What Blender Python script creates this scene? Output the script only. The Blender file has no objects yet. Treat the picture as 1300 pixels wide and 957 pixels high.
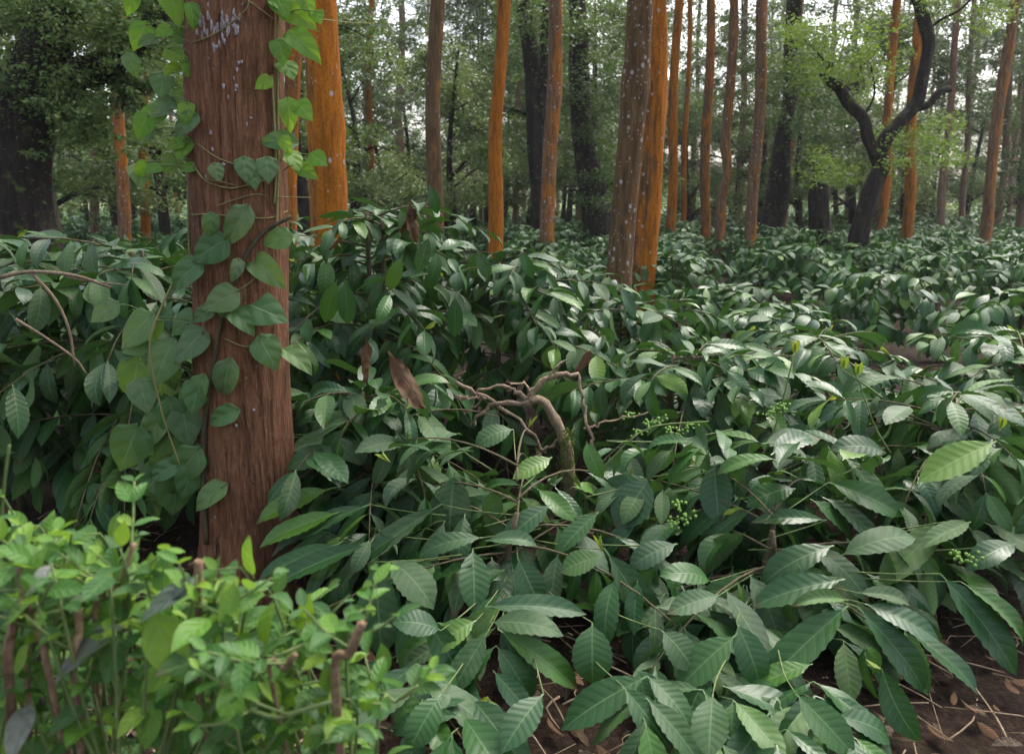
import bpy, math, random
import numpy as np
from mathutils import Vector, Matrix

# ------------------------------------------------------------------ camera, sky, sun, exposure
S = bpy.context.scene
COL = S.collection
CAM_H = 1.65
PITCH = math.radians(10.1)
FPX = 1000.0                                    # focal length in photo pixels (photo 1300 wide)
cam_d = bpy.data.cameras.new('camera')
cam_d.lens = 36.0 * FPX / 1300.0
cam_d.sensor_width = 36.0
cam_d.shift_y = -45.0 / 1300.0                  # the photograph sits in the upper part of its frame
cam_d.clip_start = 0.05
cam_d.clip_end = 2000
cam_d.dof.use_dof = True
cam_d.dof.focus_distance = 3.6
cam_d.dof.aperture_fstop = 3.8
cam = bpy.data.objects.new('camera', cam_d)
cam.location = (0, 0, CAM_H)
cam.rotation_euler = (math.pi / 2 - PITCH, 0, 0)
COL.objects.link(cam)
S.camera = cam

SUN_EL, SUN_AZ = math.radians(58), math.radians(35)     # azimuth measured from +Y towards +X
world = bpy.data.worlds.new('World')
S.world = world
world.use_nodes = True
wn, wl = world.node_tree.nodes, world.node_tree.links
wn.clear()
wo = wn.new('ShaderNodeOutputWorld')
wb = wn.new('ShaderNodeBackground')
ws = wn.new('ShaderNodeTexSky')
ws.sky_type = 'NISHITA'
ws.sun_disc = False
ws.sun_elevation = SUN_EL
ws.sun_rotation = SUN_AZ
ws.air_density = 1.0
ws.dust_density = 6.0
ws.ozone_density = 1.0
wh = wn.new('ShaderNodeHueSaturation')          # thin overcast: the sky is nearly white
wh.inputs['Saturation'].default_value = 0.6
wl.new(ws.outputs[0], wh.inputs['Color'])
wl.new(wh.outputs[0], wb.inputs[0])
wb.inputs[1].default_value = 0.15
wl.new(wb.outputs[0], wo.inputs[0])

sun_d = bpy.data.lights.new('sun', 'SUN')
sun_d.energy = 0.8
sun_d.angle = math.radians(30)
sun_d.color = (1.0, 0.965, 0.91)
sun = bpy.data.objects.new('sun', sun_d)
COL.objects.link(sun)
_sd = Vector((math.sin(SUN_AZ) * math.cos(SUN_EL), math.cos(SUN_AZ) * math.cos(SUN_EL), math.sin(SUN_EL)))
sun.rotation_euler = _sd.to_track_quat('Z', 'Y').to_euler()

S.view_settings.view_transform = 'Standard'
S.view_settings.look = 'None'
S.view_settings.exposure = 1.68
S.view_settings.gamma = 1.0
S.view_settings.use_curve_mapping = False
S.render.engine = 'CYCLES'
S.cycles.use_denoising = True
S.cycles.max_bounces = 8
S.cycles.diffuse_bounces = 4
S.cycles.glossy_bounces = 3
S.cycles.transmission_bounces = 4
S.cycles.transparent_max_bounces = 8

R = random.Random(11)
NR = np.random.default_rng(11)

# ------------------------------------------------------------------ helpers
FWD = Vector((0, math.cos(PITCH), -math.sin(PITCH)))
UPV = Vector((0, math.sin(PITCH), math.cos(PITCH)))
CAMP = Vector((0, 0, CAM_H))


def at(px, py, y):
    """photo pixel -> point at forward distance y"""
    d = Vector(((px - 650) / FPX, 0, 0)) + FWD - UPV * ((py - 433.5) / FPX)
    return CAMP + d * (y / d.y)


def on_ground(px, y):
    """ground point at forward distance y, under the pixel column px at the horizon line"""
    p = at(px, 255, y)
    return Vector((p.x, y, 0))


def to_px(p):
    v = Vector(p) - CAMP
    z = v.dot(FWD)
    if z < 0.05:
        return None
    return 650 + FPX * v.x / z, 433.5 - FPX * v.dot(UPV) / z, z


def mesh(name, V, F, mat=None, smooth=True, uv=None, attr=None):
    """V (n,3); F list of tuples or an int array (m,k); uv per vertex (n,2); attr per vertex (n,)"""
    me = bpy.data.meshes.new(name)
    V = np.asarray(V, dtype=np.float32)
    if isinstance(F, np.ndarray):
        m, k = F.shape
        loops = F.astype(np.int32).ravel()
        starts = np.arange(m, dtype=np.int32) * k
    else:
        ln = np.array([len(f) for f in F], dtype=np.int32)
        loops = np.array([i for f in F for i in f], dtype=np.int32)
        starts = np.concatenate([[0], np.cumsum(ln)[:-1]]).astype(np.int32)
    me.vertices.add(len(V))
    me.vertices.foreach_set('co', V.ravel())
    me.loops.add(len(loops))
    me.loops.foreach_set('vertex_index', loops)
    me.polygons.add(len(starts))
    me.polygons.foreach_set('loop_start', starts)
    me.update(calc_edges=True)
    if smooth:
        me.polygons.foreach_set('use_smooth', np.ones(len(starts), dtype=bool))
    if uv is not None:
        lay = me.uv_layers.new(name='UVMap')
        lay.data.foreach_set('uv', np.asarray(uv, dtype=np.float32)[loops].ravel())
    if attr is not None:
        a = me.attributes.new('tint', 'FLOAT', 'POINT')
        a.data.foreach_set('value', np.asarray(attr, dtype=np.float32))
    if mat:
        me.materials.append(mat)
    me.validate()
    return me


def obj(name, me, parent=None, M=None, color=None):
    o = bpy.data.objects.new(name, me)
    COL.objects.link(o)
    if parent is not None:
        o.parent = parent
    if M is not None:
        o.matrix_basis = M
    if color is not None:
        o.color = (*color, 1.0)
    return o


def thing(name, label, cat, loc=(0, 0, 0), rz=0.0, group=None, me=None, sc=1.0):
    o = bpy.data.objects.new(name, me)
    COL.objects.link(o)
    o.matrix_basis = Matrix.Translation(loc) @ Matrix.Rotation(rz, 4, 'Z') @ Matrix.Diagonal((sc, sc, sc, 1))
    if me is None:
        o.empty_display_size = 0.1
    o['label'] = label
    o['category'] = cat
    if group:
        o['group'] = group
    return o


def smooth_path(pts, n):
    """Catmull-Rom through pts -> (n,3)"""
    P = np.array([list(p) for p in pts], dtype=float)
    P = np.vstack([2 * P[0] - P[1], P, 2 * P[-1] - P[-2]])
    seg = len(P) - 3
    out = []
    for t in np.linspace(0, seg - 1e-6, n):
        i = int(t)
        u = t - i
        a, b, c, d = P[i], P[i + 1], P[i + 2], P[i + 3]
        out.append(0.5 * ((2 * b) + (c - a) * u + (2 * a - 5 * b + 4 * c - d) * u * u + (3 * b - a - 3 * c + d) * u ** 3))
    return np.array(out)


def tube(path, rad, k=8, cap=True, rough=0.0, seed=0):
    """one closed tube along path, rad scalar/array -> V, F, uv"""
    P = np.asarray(path, dtype=float)
    n = len(P)
    rad = np.broadcast_to(np.asarray(rad, dtype=float), (n,))
    T = np.gradient(P, axis=0)
    T /= np.linalg.norm(T, axis=1)[:, None] + 1e-9
    up = np.array([0, 0, 1.0]) if abs(T[0][2]) < 0.9 else np.array([0, 1.0, 0])
    u = np.cross(up, T[0])
    u /= np.linalg.norm(u)
    V, UV = [], []
    L = 0
    rg = np.random.default_rng(seed)
    lob = rg.normal(0, 1, (4,)) * rough
    for i in range(n):
        if i:
            L += np.linalg.norm(P[i] - P[i - 1])
        u = u - T[i] * np.dot(u, T[i])
        u /= np.linalg.norm(u) + 1e-9
        v = np.cross(T[i], u)
        for j in range(k):
            a = 2 * math.pi * j / k
            r = rad[i] * (1 + lob[0] * math.sin(2 * a + L * 1.3) + lob[1] * math.sin(3 * a + 1 + L * 2.1) + lob[2] * 0.7 * math.sin(5 * a + L * 3.7))
            V.append(P[i] + r * (math.cos(a) * u + math.sin(a) * v))
            UV.append((j / k, L))
    F = []
    for i in range(n - 1):
        for j in range(k):
            F.append((i * k + j, i * k + (j + 1) % k, (i + 1) * k + (j + 1) % k, (i + 1) * k + j))
    if cap:
        F.append(tuple(range(k))[::-1])
        F.append(tuple((n - 1) * k + j for j in range(k)))
    return np.array(V), F, np.array(UV)


def join(parts):
    V, F, off = [], [], 0
    for p in parts:
        V.append(np.asarray(p[0]))
        F += [tuple(i + off for i in f) for f in p[1]]
        off += len(p[0])
    return np.vstack(V), F


# ------------------------------------------------------------------ materials
def newmat(name):
    m = bpy.data.materials.new(name)
    m.use_nodes = True
    m.node_tree.nodes.clear()
    return m, m.node_tree.nodes, m.node_tree.links


class NT:
    """tiny node-graph writer"""
    def __init__(s, name):
        s.m, s.n, s.l = newmat(name)
        s.out = s.n.new('ShaderNodeOutputMaterial')

    def node(s, t, **kw):
        x = s.n.new('ShaderNode' + t)
        for k, v in kw.items():
            setattr(x, k, v)
        return x

    def put(s, sock, v):
        if isinstance(v, bpy.types.NodeSocket):
            s.l.new(v, sock)
        elif v is not None:
            if hasattr(sock.default_value, '__len__') and not hasattr(v, '__len__'):
                v = (v, v, v, 1)
            if hasattr(sock.default_value, '__len__') and len(sock.default_value) == 4 and len(v) == 3:
                v = (*v, 1)
            sock.default_value = v

    def math(s, op, a, b=None, c=None, clamp=False):
        x = s.node('Math', operation=op, use_clamp=clamp)
        for i, v in enumerate((a, b, c)):
            if v is not None:
                s.put(x.inputs[i], v)
        return x.outputs[0]

    def sstep(s, v, lo, hi, a=0.0, b=1.0):
        x = s.node('MapRange', interpolation_type='SMOOTHSTEP')
        s.put(x.inputs[0], v)
        for i, q in enumerate((lo, hi, a, b)):
            s.put(x.inputs[i + 1], q)
        return x.outputs[0]

    def mix(s, f, a, b, op='MIX'):
        x = s.node('Mix', data_type='RGBA', blend_type=op)
        s.put(x.inputs[0], f)
        s.put(x.inputs[6], a)
        s.put(x.inputs[7], b)
        return x.outputs[2]

    def ramp(s, f, stops, interp='LINEAR'):
        x = s.node('ValToRGB')
        x.color_ramp.interpolation = interp
        while len(x.color_ramp.elements) < len(stops):
            x.color_ramp.elements.new(0.5)
        for e, (p, c) in zip(x.color_ramp.elements, stops):
            e.position = p
            e.color = (*c, 1)
        s.put(x.inputs[0], f)
        return x.outputs[0]

    def coord(s, kind='Object', scale=None):
        x = s.node('TexCoord').outputs[kind]
        if scale is not None:
            mp = s.node('Mapping')
            s.l.new(x, mp.inputs[0])
            mp.inputs['Scale'].default_value = scale
            x = mp.outputs[0]
        return x

    def noise(s, vec, scale, detail=3, rough=0.55, dist=0.0):
        x = s.node('TexNoise')
        if vec is not None:
            s.l.new(vec, x.inputs['Vector'])
        x.inputs['Scale'].default_value = scale
        x.inputs['Detail'].default_value = detail
        x.inputs['Roughness'].default_value = rough
        x.inputs['Distortion'].default_value = dist
        return x.outputs[0]

    def voro(s, vec, scale, out='Distance', feature='F1', rnd=1.0):
        x = s.node('TexVoronoi', feature=feature)
        s.l.new(vec, x.inputs['Vector'])
        x.inputs['Scale'].default_value = scale
        x.inputs['Randomness'].default_value = rnd
        return x.outputs[out]

    def bump(s, h, strength, dist, normal=None):
        x = s.node('Bump')
        x.inputs['Strength'].default_value = strength
        x.inputs['Distance'].default_value = dist
        s.l.new(h, x.inputs['Height'])
        if normal is not None:
            s.l.new(normal, x.inputs['Normal'])
        return x.outputs[0]

    def bsdf(s, col, rough=0.6, spec=0.5, normal=None):
        x = s.node('BsdfPrincipled')
        s.put(x.inputs['Base Color'], col)
        s.put(x.inputs['Roughness'], rough)
        s.put(x.inputs['Specular IOR Level'], spec)
        if normal is not None:
            s.l.new(normal, x.inputs['Normal'])
        return x.outputs[0]

    def finish(s, shader):
        s.l.new(shader, s.out.inputs['Surface'])
        return s.m


def leaf_material(name, stops, vein, back, veins=9.0, rough=(0.30, 0.55), spec=0.5, trans=0.25, transcol=(0.16, 0.30, 0.03),
                  source='object', bump=0.35, dust=0.35, dustcol=(0.13, 0.145, 0.10), curl=1.25):
    t = NT(name)
    if source == 'object':
        rnd = t.node('ObjectInfo').outputs['Random']
    else:
        rnd = t.node('Attribute', attribute_name='tint').outputs['Fac']
    r2 = t.math('FRACT', t.math('MULTIPLY', rnd, 7.31))
    r3 = t.math('FRACT', t.math('MULTIPLY', rnd, 23.7))
    uv = t.node('Separate' + 'XYZ')
    t.l.new(t.node('TexCoord').outputs['UV'], uv.inputs[0])
    a = t.math('ABSOLUTE', t.math('MULTIPLY_ADD', uv.outputs[0], 2.0, -1.0))
    ln = uv.outputs[1]
    ph = t.math('MULTIPLY_ADD', ln, veins * 2 * math.pi, t.math('MULTIPLY', a, -curl * 2 * math.pi))
    sn = t.math('COSINE', ph)
    lat = t.math('MULTIPLY', t.sstep(sn, 0.93, 1.0), t.sstep(a, 0.95, 0.6))
    mid = t.sstep(a, 0.075, 0.02)
    vm = t.math('MAXIMUM', mid, t.math('MULTIPLY', lat, 0.55))
    col = t.ramp(rnd, stops)
    cs = t.node('CombineXYZ')
    t.put(cs.inputs[0], t.math('MULTIPLY_ADD', rnd, 37.0, uv.outputs[0]))
    t.put(cs.inputs[1], t.math('MULTIPLY', ln, 2.2))
    t.put(cs.inputs[2], t.math('MULTIPLY', rnd, 91.0))
    nz = t.noise(cs.outputs[0], 3.2, 4, 0.6)
    fine = t.noise(cs.outputs[0], 26.0, 3, 0.7)
    col = t.mix(t.sstep(nz, 0.3, 0.75, 0.0, 0.45), col, t.mix(0.5, col, (0.035, 0.10, 0.02)))
    # dust and algae film, stronger on some leaves, blotchy
    dm = t.math('MULTIPLY', t.sstep(r2, 0.45, 1.0, 0.0, dust * 1.6), t.sstep(nz, 0.30, 0.62))
    dm = t.math('MULTIPLY', dm, t.sstep(fine, 0.25, 0.65, 0.45, 1.0), clamp=True)
    col = t.mix(dm, col, dustcol)
    # a few brown blemishes
    sp = t.math('MULTIPLY', t.sstep(fine, 0.64, 0.70), t.sstep(r3, 0.45, 0.9))
    sp = t.math('MAXIMUM', sp, t.math('MULTIPLY', t.sstep(t.math('ADD', ln, t.math('MULTIPLY', nz, 0.25)), 0.98, 1.06), t.sstep(r3, 0.72, 0.78)))
    col = t.mix(t.math('MULTIPLY', sp, 0.7), col, (0.07, 0.04, 0.015))
    col = t.mix(t.math('MULTIPLY', vm, 0.55), col, vein)
    bk = t.node('NewGeometry').outputs['Backfacing']
    col = t.mix(t.math('MULTIPLY', bk, 0.7), col, back)
    h = t.math('MULTIPLY_ADD', sn, -0.5, t.math('MULTIPLY', mid, -1.0))
    h = t.math('ADD', h, t.math('MULTIPLY', fine, 0.35))
    nrm = t.bump(h, bump, 0.01)
    rg = t.math('ADD', t.math('MULTIPLY_ADD', r2, rough[1] - rough[0], rough[0]), t.math('MULTIPLY', dm, 0.3))
    rg = t.math('ADD', rg, t.math('MULTIPLY', bk, 0.25), clamp=True)
    p = t.bsdf(col, rg, spec, nrm)
    tr = t.node('BsdfTranslucent')
    t.put(tr.inputs[0], t.mix(0.6, col, transcol))
    t.l.new(nrm, tr.inputs['Normal'])
    ms = t.node('MixShader')
    ms.inputs[0].default_value = trans
    t.l.new(p, ms.inputs[1])
    t.l.new(tr.outputs[0], ms.inputs[2])
    return t.finish(ms.outputs[0])


COFFEE = [(0.0, (0.010, 0.045, 0.010)), (0.3, (0.017, 0.072, 0.010)), (0.55, (0.015, 0.056, 0.022)), (0.8, (0.032, 0.100, 0.010)), (0.95, (0.05, 0.13, 0.015)), (1.0, (0.10, 0.18, 0.02))]
M_COFFEE = leaf_material('coffee_leaf', COFFEE, (0.11, 0.20, 0.07), (0.09, 0.17, 0.05), bump=0.10, rough=(0.32, 0.58), spec=0.38, dust=0.42, trans=0.13, transcol=(0.07, 0.20, 0.01), dustcol=(0.085, 0.105, 0.06))
M_COFFEE_FAR = leaf_material('coffee_leaf_mass', COFFEE, (0.10, 0.18, 0.06), (0.09, 0.17, 0.05), bump=0.12, rough=(0.42, 0.64), spec=0.30, dust=0.2, trans=0.13, transcol=(0.07, 0.20, 0.01), dustcol=(0.085, 0.105, 0.06), source='attr')
M_YOUNG = leaf_material('young_leaf', [(0, (0.10, 0.20, 0.02)), (0.5, (0.14, 0.24, 0.02)), (1, (0.20, 0.22, 0.03))], (0.3, 0.36, 0.1), (0.22, 0.3, 0.06), trans=0.4, transcol=(0.4, 0.5, 0.03), dust=0.05)
M_VINE = leaf_material('vine_leaf', [(0, (0.050, 0.125, 0.040)), (0.5, (0.065, 0.150, 0.050)), (1, (0.110, 0.19, 0.050))], (0.18, 0.27, 0.12), (0.13, 0.22, 0.06), veins=3.0, bump=0.35, trans=0.3, transcol=(0.25, 0.40, 0.03), dust=0.5, dustcol=(0.16, 0.185, 0.11), curl=0.9, rough=(0.4, 0.6), spec=0.35)
M_VINE_BRIGHT = leaf_material('vine_leaf_fresh', [(0, (0.07, 0.19, 0.018)), (0.5, (0.10, 0.23, 0.025)), (1, (0.16, 0.28, 0.025))], (0.22, 0.35, 0.11), (0.15, 0.27, 0.045), veins=3.0, bump=0.3, trans=0.45, transcol=(0.30, 0.5, 0.03), dust=0.05, curl=0.9, rough=(0.45, 0.6), spec=0.3)
M_HEDGE = leaf_material('hedge_leaf', [(0, (0.022, 0.085, 0.018)), (0.35, (0.04, 0.13, 0.02)), (0.65, (0.07, 0.19, 0.022)), (0.85, (0.14, 0.28, 0.025)), (1, (0.24, 0.38, 0.03))], (0.2, 0.34, 0.1), (0.16, 0.3, 0.07), veins=5.0, bump=0.2, trans=0.35, transcol=(0.3, 0.5, 0.03), dust=0.12, rough=(0.4, 0.6), spec=0.4)
M_HEDGE_DARK = leaf_material('hedge_leaf_old', [(0, (0.05, 0.08, 0.05)), (1, (0.10, 0.11, 0.09))], (0.16, 0.2, 0.12), (0.14, 0.2, 0.08), veins=5.0, bump=0.2, dust=1.0, dustcol=(0.32, 0.28, 0.28))
M_DEAD = leaf_material('dead_leaf', [(0, (0.035, 0.013, 0.009)), (0.5, (0.06, 0.022, 0.014)), (1, (0.10, 0.045, 0.025))], (0.16, 0.09, 0.05), (0.13, 0.07, 0.04), trans=0.1, transcol=(0.2, 0.07, 0.02), dust=0.2, dustcol=(0.2, 0.15, 0.12), rough=(0.6, 0.8), spec=0.2, bump=0.25, veins=4.0)
M_LITTER = leaf_material('litter_leaf', [(0, (0.022, 0.012, 0.009)), (0.5, (0.045, 0.024, 0.015)), (0.85, (0.08, 0.045, 0.027)), (1, (0.16, 0.10, 0.06))], (0.12, 0.07, 0.04), (0.1, 0.055, 0.03), trans=0.0, dust=0.4, dustcol=(0.14, 0.11, 0.09), rough=(0.6, 0.9), spec=0.15, source='attr')


def wood_material(name, c1, c2, c3, scale=(40, 40, 6), bump=0.5, rough=0.8, moss=0.0, bdist=0.01):
    t = NT(name)
    v = t.coord('Object', scale)
    n = t.noise(v, 1.0, 5, 0.65, 0.4)
    col = t.ramp(n, [(0.25, c1), (0.5, c2), (0.75, c3)])
    if moss:
        mn = t.noise(t.coord('Object'), 4.0, 6, 0.7)
        col = t.mix(t.sstep(mn, 0.62 - moss * 0.3, 0.72 - moss * 0.3), col, (0.075, 0.10, 0.022))
    return t.finish(t.bsdf(col, rough, 0.25, t.bump(n, bump, bdist)))


M_BRANCH = wood_material('coffee_branch', (0.05, 0.04, 0.02), (0.095, 0.075, 0.04), (0.15, 0.12, 0.07))
M_BARE = wood_material('bare_twig', (0.10, 0.07, 0.045), (0.20, 0.145, 0.09), (0.30, 0.23, 0.15))
M_PRUNED = wood_material('pruned_wood', (0.13, 0.09, 0.06), (0.27, 0.19, 0.125), (0.42, 0.32, 0.22), scale=(60, 60, 30), bump=0.9)
M_TWIG = wood_material('green_twig', (0.07, 0.11, 0.035), (0.12, 0.17, 0.055), (0.20, 0.20, 0.09))
M_VINESTEM = wood_material('vine_stem', (0.10, 0.10, 0.035), (0.19, 0.17, 0.06), (0.28, 0.22, 0.10))
M_VINEDARK = wood_material('vine_stem_dark', (0.03, 0.025, 0.015), (0.06, 0.05, 0.025), (0.10, 0.09, 0.04))
M_HEDGESTEM = wood_material('hedge_stem', (0.10, 0.06, 0.035), (0.22, 0.14, 0.08), (0.36, 0.26, 0.17), scale=(70, 70, 35), bump=0.9)
M_DARKBARK = wood_material('dark_bark', (0.008, 0.006, 0.005), (0.024, 0.017, 0.013), (0.065, 0.046, 0.034), scale=(9, 9, 3), bump=1.0, moss=0.14, bdist=0.09)
M_MOSS = wood_material('moss', (0.05, 0.08, 0.01), (0.10, 0.15, 0.02), (0.17, 0.22, 0.04), scale=(60, 60, 60), bump=1.0, rough=0.95)
M_BERRY = wood_material('green_berry', (0.10, 0.20, 0.03), (0.15, 0.27, 0.05), (0.2, 0.32, 0.07), bump=0.05, rough=0.35)


def bark_near():
    t = NT('reddish_fibrous_bark')
    o = t.coord('Object')
    st = t.noise(t.coord('Object', (46, 46, 4.5)), 1.0, 6, 0.7, 0.5)
    st2 = t.noise(t.coord('Object', (130, 130, 16)), 1.0, 4, 0.7, 0.3)
    big = t.noise(t.coord('Object', (4, 4, 1.3)), 1.0, 4, 0.6)
    col = t.ramp(st, [(0.28, (0.085, 0.034, 0.016)), (0.5, (0.19, 0.082, 0.040)), (0.7, (0.31, 0.150, 0.080))])
    col = t.mix(t.sstep(st2, 0.45, 0.70, 0, 0.55), col, (0.40, 0.22, 0.13))
    col = t.mix(t.sstep(big, 0.48, 0.66, 0, 0.85), col, t.mix(0.65, col, (0.030, 0.014, 0.008)))
    fis = t.noise(t.coord('Object', (24, 24, 1.4)), 1.0, 6, 0.75, 1.2)
    col = t.mix(t.sstep(fis, 0.42, 0.30, 0, 0.55), col, (0.028, 0.012, 0.007))
    col = t.mix(t.sstep(big, 0.46, 0.28, 0, 0.35), col, (0.27, 0.095, 0.03))
    # grey crust specks
    sp = t.math('MULTIPLY', t.sstep(t.voro(t.coord('Object', (55, 55, 26)), 1.0), 0.22, 0.14), t.sstep(t.noise(o, 5.0, 2), 0.60, 0.66))
    col = t.mix(t.math('MULTIPLY', sp, 0.8), col, (0.38, 0.35, 0.35))
    h = t.math('ADD', st, t.math('MULTIPLY', st2, 0.5))
    h = t.math('ADD', h, t.sstep(fis, 0.30, 0.44, 0, 0.8))
    return t.finish(t.bsdf(col, 0.85, 0.2, t.bump(h, 1.0, 0.03)))


def bark_oak():
    """object colour: R = orange algae, G = lichen, B = greyness"""
    t = NT('algae_covered_bark')
    sx = t.node('SeparateColor')
    t.l.new(t.node('ObjectInfo').outputs['Color'], sx.inputs[0])
    rnd = t.node('ObjectInfo').outputs['Random']
    off = t.node('CombineXYZ')
    for i in range(3):
        t.put(off.inputs[i], t.math('MULTIPLY', rnd, 31.0 + 17 * i))
    va = t.node('VectorMath', operation='ADD')
    t.l.new(t.coord('Object'), va.inputs[0])
    t.l.new(off.outputs[0], va.inputs[1])
    o = va.outputs[0]

    def scl(s):
        m = t.node('Mapping')
        t.l.new(o, m.inputs[0])
        m.inputs['Scale'].default_value = s
        return m.outputs[0]
    st = t.noise(scl((28, 28, 3.0)), 1.0, 5, 0.65, 0.3)
    bare = t.ramp(st, [(0.28, (0.045, 0.026, 0.012)), (0.5, (0.105, 0.062, 0.028)), (0.75, (0.17, 0.115, 0.055))])
    grey = t.ramp(st, [(0.28, (0.10, 0.058, 0.038)), (0.5, (0.23, 0.145, 0.10)), (0.75, (0.36, 0.26, 0.20))])
    bare = t.mix(sx.outputs[2], bare, grey)
    fine = t.noise(scl((60, 60, 40)), 1.0, 4, 0.7)
    org = t.ramp(fine, [(0.25, (0.20, 0.062, 0.008)), (0.5, (0.40, 0.130, 0.010)), (0.8, (0.54, 0.200, 0.018))])
    blot = t.noise(scl((6.0, 6.0, 1.6)), 1.0, 6, 0.68, 0.6)
    k = t.math('ADD', blot, t.math('MULTIPLY_ADD', sx.outputs[0], 0.50, -0.27))
    k = t.math('ADD', k, t.math('MULTIPLY_ADD', st, 0.5, -0.25))
    # the algae grow thickest on one weather side
    nv = t.node('VectorMath', operation='DOT_PRODUCT')
    t.l.new(t.node('NewGeometry').outputs['Normal'], nv.inputs[0])
    nv.inputs[1].default_value = (0.85, -0.35, 0)
    k = t.math('ADD', k, t.math('MULTIPLY', nv.outputs['Value'], 0.12))
    org = t.mix(t.sstep(st, 0.62, 0.35, 0, 0.6), org, (0.13, 0.045, 0.010))
    col = t.mix(t.sstep(k, 0.44, 0.72), bare, org)
    # pale lichen discs and crusts
    vd = t.voro(scl((11, 11, 8.5)), 1.0)
    lm = t.math('MULTIPLY', t.sstep(t.math('ADD', vd, t.math('MULTIPLY_ADD', fine, 0.35, -0.17)), 0.24, 0.17), t.sstep(t.math('ADD', t.noise(o, 3.2, 3), t.math('MULTIPLY_ADD', sx.outputs[1], 0.4, -0.2)), 0.53, 0.58))
    vd2 = t.voro(scl((26, 26, 20)), 1.0)
    l2 = t.math('MULTIPLY', t.sstep(vd2, 0.24, 0.16), t.sstep(t.math('ADD', t.noise(o, 5.0, 3), t.math('MULTIPLY_ADD', sx.outputs[1], 0.4, -0.2)), 0.58, 0.66))
    lc = t.mix(t.sstep(fine, 0.3, 0.7), (0.26, 0.22, 0.22), (0.50, 0.46, 0.49))
    col = t.mix(t.math('MULTIPLY', t.math('MAXIMUM', lm, t.math('MULTIPLY', l2, 0.8)), 0.85), col, lc)
    h = t.math('ADD', st, t.math('MULTIPLY', fine, 0.4))
    return t.finish(t.bsdf(col, 0.9, 0.15, t.bump(h, 0.7, 0.02)))


M_NEARBARK = bark_near()
M_OAKBARK = bark_oak()


def foliage_material(name, stops, trans=0.3, transcol=(0.2, 0.34, 0.05), rough=0.5, spec=0.35):
    t = NT(name)
    tint = t.node('Attribute', attribute_name='tint').outputs['Fac']
    col = t.ramp(tint, stops)
    col = t.mix(1.0, col, t.node('ObjectInfo').outputs['Color'], 'MULTIPLY')
    p = t.bsdf(col, rough, spec)
    tr = t.node('BsdfTranslucent')
    t.put(tr.inputs[0], t.mix(0.5, col, transcol))
    ms = t.node('MixShader')
    ms.inputs[0].default_value = trans
    t.l.new(p, ms.inputs[1])
    t.l.new(tr.outputs[0], ms.inputs[2])
    return t.finish(ms.outputs[0])


M_LEAFY = foliage_material('understorey_foliage', [(0, (0.040, 0.072, 0.026)), (0.5, (0.080, 0.125, 0.042)), (0.85, (0.13, 0.185, 0.06)), (1, (0.20, 0.25, 0.11))])
M_OAKLEAF = foliage_material('feathery_foliage', [(0, (0.050, 0.066, 0.040)), (0.5, (0.085, 0.105, 0.062)), (1, (0.15, 0.165, 0.105))])
M_FRESH = foliage_material('fresh_foliage', [(0, (0.06, 0.12, 0.02)), (0.5, (0.11, 0.20, 0.03)), (1, (0.20, 0.30, 0.05))], trans=0.4, transcol=(0.35, 0.5, 0.05))


def soil():
    t = NT('dark_soil')
    o = t.coord('Object')
    n = t.noise(o, 2.2, 5, 0.6)
    f = t.noise(o, 34.0, 5, 0.7)
    col = t.ramp(f, [(0.3, (0.010, 0.006, 0.004)), (0.5, (0.024, 0.014, 0.009)), (0.72, (0.052, 0.032, 0.021))])
    col = t.mix(t.sstep(n, 0.55, 0.75, 0, 0.5), col, (0.045, 0.052, 0.018))
    g = t.noise(o, 0.06, 3)
    far = t.node('SeparateXYZ')
    t.l.new(o, far.inputs[0])
    col = t.mix(t.math('MULTIPLY', t.sstep(far.outputs[1], 34, 60), t.sstep(g, 0.35, 0.5)), col, (0.12, 0.17, 0.045))
    return t.finish(t.bsdf(col, 0.95, 0.15, t.bump(f, 1.0, 0.03)))


M_SOIL = soil()

# ------------------------------------------------------------------ ground
g = 81
xs = np.concatenate([np.linspace(-500, -12, 20), np.linspace(-11, 11, 67), np.linspace(12, 500, 20)])
ys = np.concatenate([np.linspace(-100, -2, 6), np.linspace(-1, 13, 43), np.linspace(14, 900, 30)])
X, Y = np.meshgrid(xs, ys)
Z = 0.035 * np.sin(X * 1.7 + Y * 0.6) * np.sin(Y * 1.3 - X * 0.4) + NR.normal(0, 0.012, X.shape)
Z *= np.exp(-np.maximum(np.hypot(X, Y - 5) - 10, 0) / 5)
Vg = np.stack([X.ravel(), Y.ravel(), Z.ravel() - 0.03], 1)
nx, ny = len(xs), len(ys)
i0 = (np.arange(ny - 1)[:, None] * nx + np.arange(nx - 1)[None]).ravel()
ground = obj('ground', mesh('ground', Vg, np.stack([i0, i0 + 1, i0 + nx + 1, i0 + nx], 1), M_SOIL))
ground['kind'] = 'structure'
ground['label'] = 'dark brown plantation soil strewn with dead leaves and twigs'

# ------------------------------------------------------------------ leaf shapes
OUT_T = [0, .04, .12, .25, .42, .58, .72, .84, .92, .97, 1]
OUT_W = [.02, .16, .48, .80, .98, 1.0, .88, .60, .30, .12, .01]


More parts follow.
